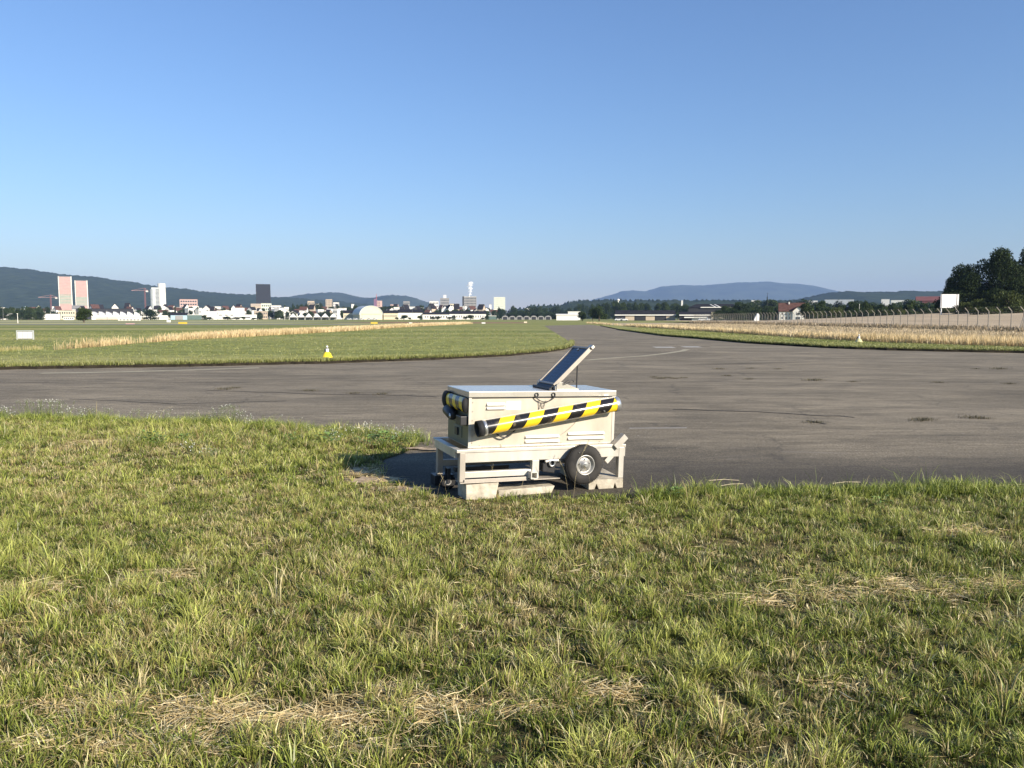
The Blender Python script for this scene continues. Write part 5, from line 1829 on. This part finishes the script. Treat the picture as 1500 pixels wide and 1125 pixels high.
WD1 = [(.24, .20, .12), (.40, .31, .19), (.52, .41, .26)]
fl = [(fence_x(y) - 1.8, y) for y in np.linspace(58, 240, 12)] + [(fence_x(y) + 1.6, y) for y in np.linspace(240, 58, 12)]
field_turf("fence_weeds", fl, 20000, .75, .03, WD0, WD1, 3, .2, "brown dry weeds growing along the foot of the fence", "weeds", (.1, .5))
rg = [(x * 1.05, y * 1.16 + 3) for x, y in GR[2:9]] + [(fence_x(y) - 1.5, y) for y in (70, 100, 140, 200)]
field_turf("rough_grass", rg, 60000, .35, .02, WD0, [(.42, .34, .20), (.55, .44, .27), (.64, .52, .33)], 3, .2, "rough straw coloured grass between the golden strip and the fence", "dry grass", (.1, .5), fall=90)

# ------------------------------------------------------------------ weeds in the pavement joints
M_flower = mat("white_petals", (.66, .66, .58), .7, 0, .05, 30)


def tuft_proto(name, h, n_, cols, rad):
    root = empty(name)
    x = np.zeros(n_); an = rng.uniform(0, 6.28, n_)
    A_ = turf(rng.normal(0, rad, n_), rng.normal(0, rad * .4, n_), np.zeros(n_), np.full(n_, h), np.full(n_, .006), rng.uniform(.4, 1.3, n_), ramp(rng.random(n_), cols) * .7, ramp(rng.random(n_), cols), .015, 1)
    A_ = [a for a in A_]
    A_[0][:, 2] = 0
    b = blades("leaves", M_grass, *A_); b.parent = root
    return root


wcols = [(.04, .045, .018), (.09, .08, .035), (.22, .17, .09)]
wp = tuft_proto("joint_weed", .08, 130, wcols, .14)
KM = kid_map()
for i, (px, py, s) in enumerate([(958, 553, 1), (968, 555, 1.2), (980, 554, 1.1), (990, 555, .8), (1002, 554, .9), (1055, 541, 1.3), (1066, 551, 1.0), (1100, 540, 1), (1140, 541, 1), (1098, 556, 1), (1192, 558, 1.6), (1198, 557, 1.2), (1250, 560, 1), (1376, 561, 1.1), (1466, 541, 1.8), (1430, 541, 1),
                                 (1352, 617, 1.3), (1356, 615, 1.1), (1428, 613, 1.3), (1440, 614, 1), (1480, 563, 1.2), (455, 573, 1.2), (520, 577, 1), (560, 578, 1.1), (330, 571, 1.4), (345, 569, 1.1), (1195, 620, 1.1)]):
    o = wp if i == 0 else copy_tree(wp, None, KM)
    x, y = G(px, py)
    o.location = (x, y, .006); o.rotation_euler = (0, 0, rs.uniform(-.3, .3)); o.scale = (s * .62, s * .7, s * .62)
    tag(o, "small dry weed growing in a joint of the asphalt", "weed", "dry weeds in the joints of the asphalt")


# wildflowers at the left edge
def flower_proto(seed, h, n_st, wd):
    r2 = random.Random(seed)
    root = empty("wildflower_plant")
    st, fl_ = MB(), MB()
    for k in range(n_st):
        a = r2.random() * 6.28; rr = r2.random() * wd
        x0, y0 = rr * math.cos(a) * .4, rr * math.sin(a) * .4
        hh = h * r2.uniform(.6, 1.1)
        p1 = Vector((x0 + rr * math.cos(a) * .6, y0 + rr * math.sin(a) * .6, hh))
        pm = Vector((x0, y0, 0)).lerp(p1, .5) + Vector((r2.gauss(0, .02), r2.gauss(0, .02), .02))
        st.tube((x0, y0, 0), pm, .0022, .0018, 4).tube(pm, p1, .0018, .0012, 4)
        for q in range(r2.randint(2, 4)):
            c = p1 + Vector((r2.gauss(0, .018), r2.gauss(0, .018), r2.uniform(-.04, .02)))
            st.tube(pm.lerp(p1, .6), c, .001, .001, 3)
            n0 = Vector((r2.gauss(0, .4), r2.gauss(-.6, .3), 1)).normalized()
            t1 = n0.orthogonal().normalized(); t2 = n0.cross(t1)
            for pt in range(6):
                b0, b1 = 2 * math.pi * pt / 6, 2 * math.pi * (pt + .8) / 6
                fl_.add([c, c + (t1 * math.cos(b0) + t2 * math.sin(b0)) * .0062, c + (t1 * math.cos(b1) + t2 * math.sin(b1)) * .0062 + n0 * .002], [(0, 1, 2)])
    st.build("stems", mat("flower_stem", (.14, .17, .06), .7, 0, .1, 5), root)
    fl_.build("flowers", M_flower, root)
    return root


fps = [flower_proto(s, h, ns, wd) for s, h, ns, wd in ((1, .30, 16, .22), (2, .22, 12, .18), (3, .17, 9, .15))]
KM = kid_map()
uf = set()
ffl = "slender white flowering weed rising from the grass edge on the left"
for px, py, k in [(8, 618, 1), (40, 616, 0), (58, 617, 0), (75, 616, 0), (88, 618, 0), (100, 620, 1), (120, 620, 1), (140, 621, 1), (160, 620, 1), (180, 624, 2), (205, 622, 1), (222, 623, 2), (245, 624, 1), (262, 625, 2), (285, 626, 1), (316, 626, 1), (328, 627, 0), (340, 625, 0), (352, 627, 1), (366, 627, 2), (400, 629, 2), (425, 633, 2), (452, 640, 2), (514, 645, 2), (535, 646, 1), (553, 648, 1), (566, 648, 1), (580, 650, 2), (596, 652, 1), (604, 655, 2), (283, 672, 2), (310, 678, 2), (480, 648, 2), (490, 652, 2)]:
    if k in uf: o = copy_tree(fps[k], None, KM)
    else: o = fps[k]; uf.add(k)
    x, y = G(px, py)
    o.location = (x, y, .01); o.rotation_euler = (0, 0, rs.random() * 6.28)
    tag(o, ffl, "wildflower", "white wildflowers along the left grass edge")

# broad-leaved weeds and single tall stalks
bl = empty("broadleaf_weed")
lv = MB()
r3 = random.Random(4)
for k in range(44):
    a = r3.random() * 6.28; rr = r3.uniform(.01, .16)
    c = Vector((rr * math.cos(a), rr * math.sin(a), r3.uniform(.04, .14)))
    d = Vector((math.cos(a), math.sin(a), r3.uniform(.1, .9))).normalized()
    s = d.cross(Vector((0, 0, 1))).normalized()
    l = r3.uniform(.03, .055); ww = l * .42
    lv.add([c, c + d * l * .4 + s * ww, c + d * l * .4 - s * ww, c + d * l - Vector((0, 0, .008)), c + d * l * .45 + Vector((0, 0, .004))], [(0, 4, 1), (0, 2, 4), (1, 4, 3), (4, 2, 3)])
    if k % 3 == 0: lv.tube((0, 0, 0), c, .0015, .001, 3)
lv.build("leaves", mat("weed_leaf", (.13, .20, .045), .5, 0, .2, 20), bl)
KM = kid_map()
for i, (px, py, s) in enumerate([(483, 655, 1.2), (540, 656, 1), (565, 656, 1.3), (580, 657, 1), (222, 652, 1.1), (232, 655, .9), (270, 650, .8), (990, 733, .7), (1290, 745, .6), (430, 650, .8)]):
    o = bl if i == 0 else copy_tree(bl, None, KM)
    x, y = G(px, py)
    o.location = (x, y, .01); o.scale = (s, s, s); o.rotation_euler = (0, 0, i * 1.1)
    tag(o, "leafy bright green weed in the mown grass", "weed", "leafy green weeds in the grass")

M_twig = mat("pale_twig", (.45, .38, .26), .8, 0, .2, 30)
for i, (px, py, l, a) in enumerate([(1060, 705.5, .30, .02), (1072, 712, .26, .35), (1448, 717, .35, .0), (1470, 714, .3, .25), (1482, 719, .4, -.1), (1495, 716, .35, .15), (1460, 721, .3, .4), (1504, 713, .3, -.3), (1240, 709, .3, .2)]):
    x, y = G(px, py)
    c = Vector((x, y, .012))
    d = Vector((math.cos(a), math.sin(a), 0)) * l / 2
    k = Vector((-math.sin(a), math.cos(a), .3)) * l * .06
    o = MB().path([-d, k, d], .004, 5).build("twig", M_twig, None, 0, c)
    tag(o, "pale dry twig lying on the dark asphalt by the grass edge", "twig", "pale dry twigs on the asphalt")

sk = empty("grass_stalk")
MB().path([Vector((0, 0, 0)), Vector((.01, 0, .15)), Vector((.035, .0, .3)), Vector((.075, 0, .42))], .0007, 4).build("stem", mat("dry_stalk", (.42, .35, .19), .7, 0, .1, 5), sk)
hd = MB()
for k in range(16):
    t = k / 15
    c = Vector((.06 + .03 * t, 0, .37 + .08 * t)); a = k * 2.4
    hd.tube(c, c + Vector((.008 * math.cos(a) + .004, .008 * math.sin(a), .010)), .0014, .0004, 4)
hd.build("seed_head", bpy.data.materials["dry_stalk"], sk)
KM = kid_map()
sl = [(716, 728, 1.0, .3), (728, 726, .7, 2.9), (840, 732, 1.15, .1), (832, 730, .8, 3.4), (868, 735, .7, 3.0), (905, 731, .35, 0), (1020, 740, .45, .5), (1262, 736, .5, 0.), (1195, 740, .5, .4), (1100, 742, .4, 2.6), (1285, 738, .4, .2), (506, 705, .6, .1), (472, 712, .5, .2), (655, 735, .55, 3.0), (640, 738, .5, .3), (762, 738, .4, 1), (1340, 742, .35, 2), (1440, 745, .4, 0.5), (930, 738, .35, 2.5), (980, 742, .45, .3), (420, 760, .35, 3), (300, 740, .4, .4), (120, 720, .4, .3)]
for i, (px, py, s, a) in enumerate(sl):
    o = sk if i == 0 else copy_tree(sk, None, KM)
    x, y = G(px, py)
    o.location = (x, y, .01); o.scale = (s * 1.3, s, s); o.rotation_euler = (0, 0, a)
    tag(o, "single thin dry grass stalk standing above the mown grass", "grass stalk", "thin dry stalks above the mown grass")
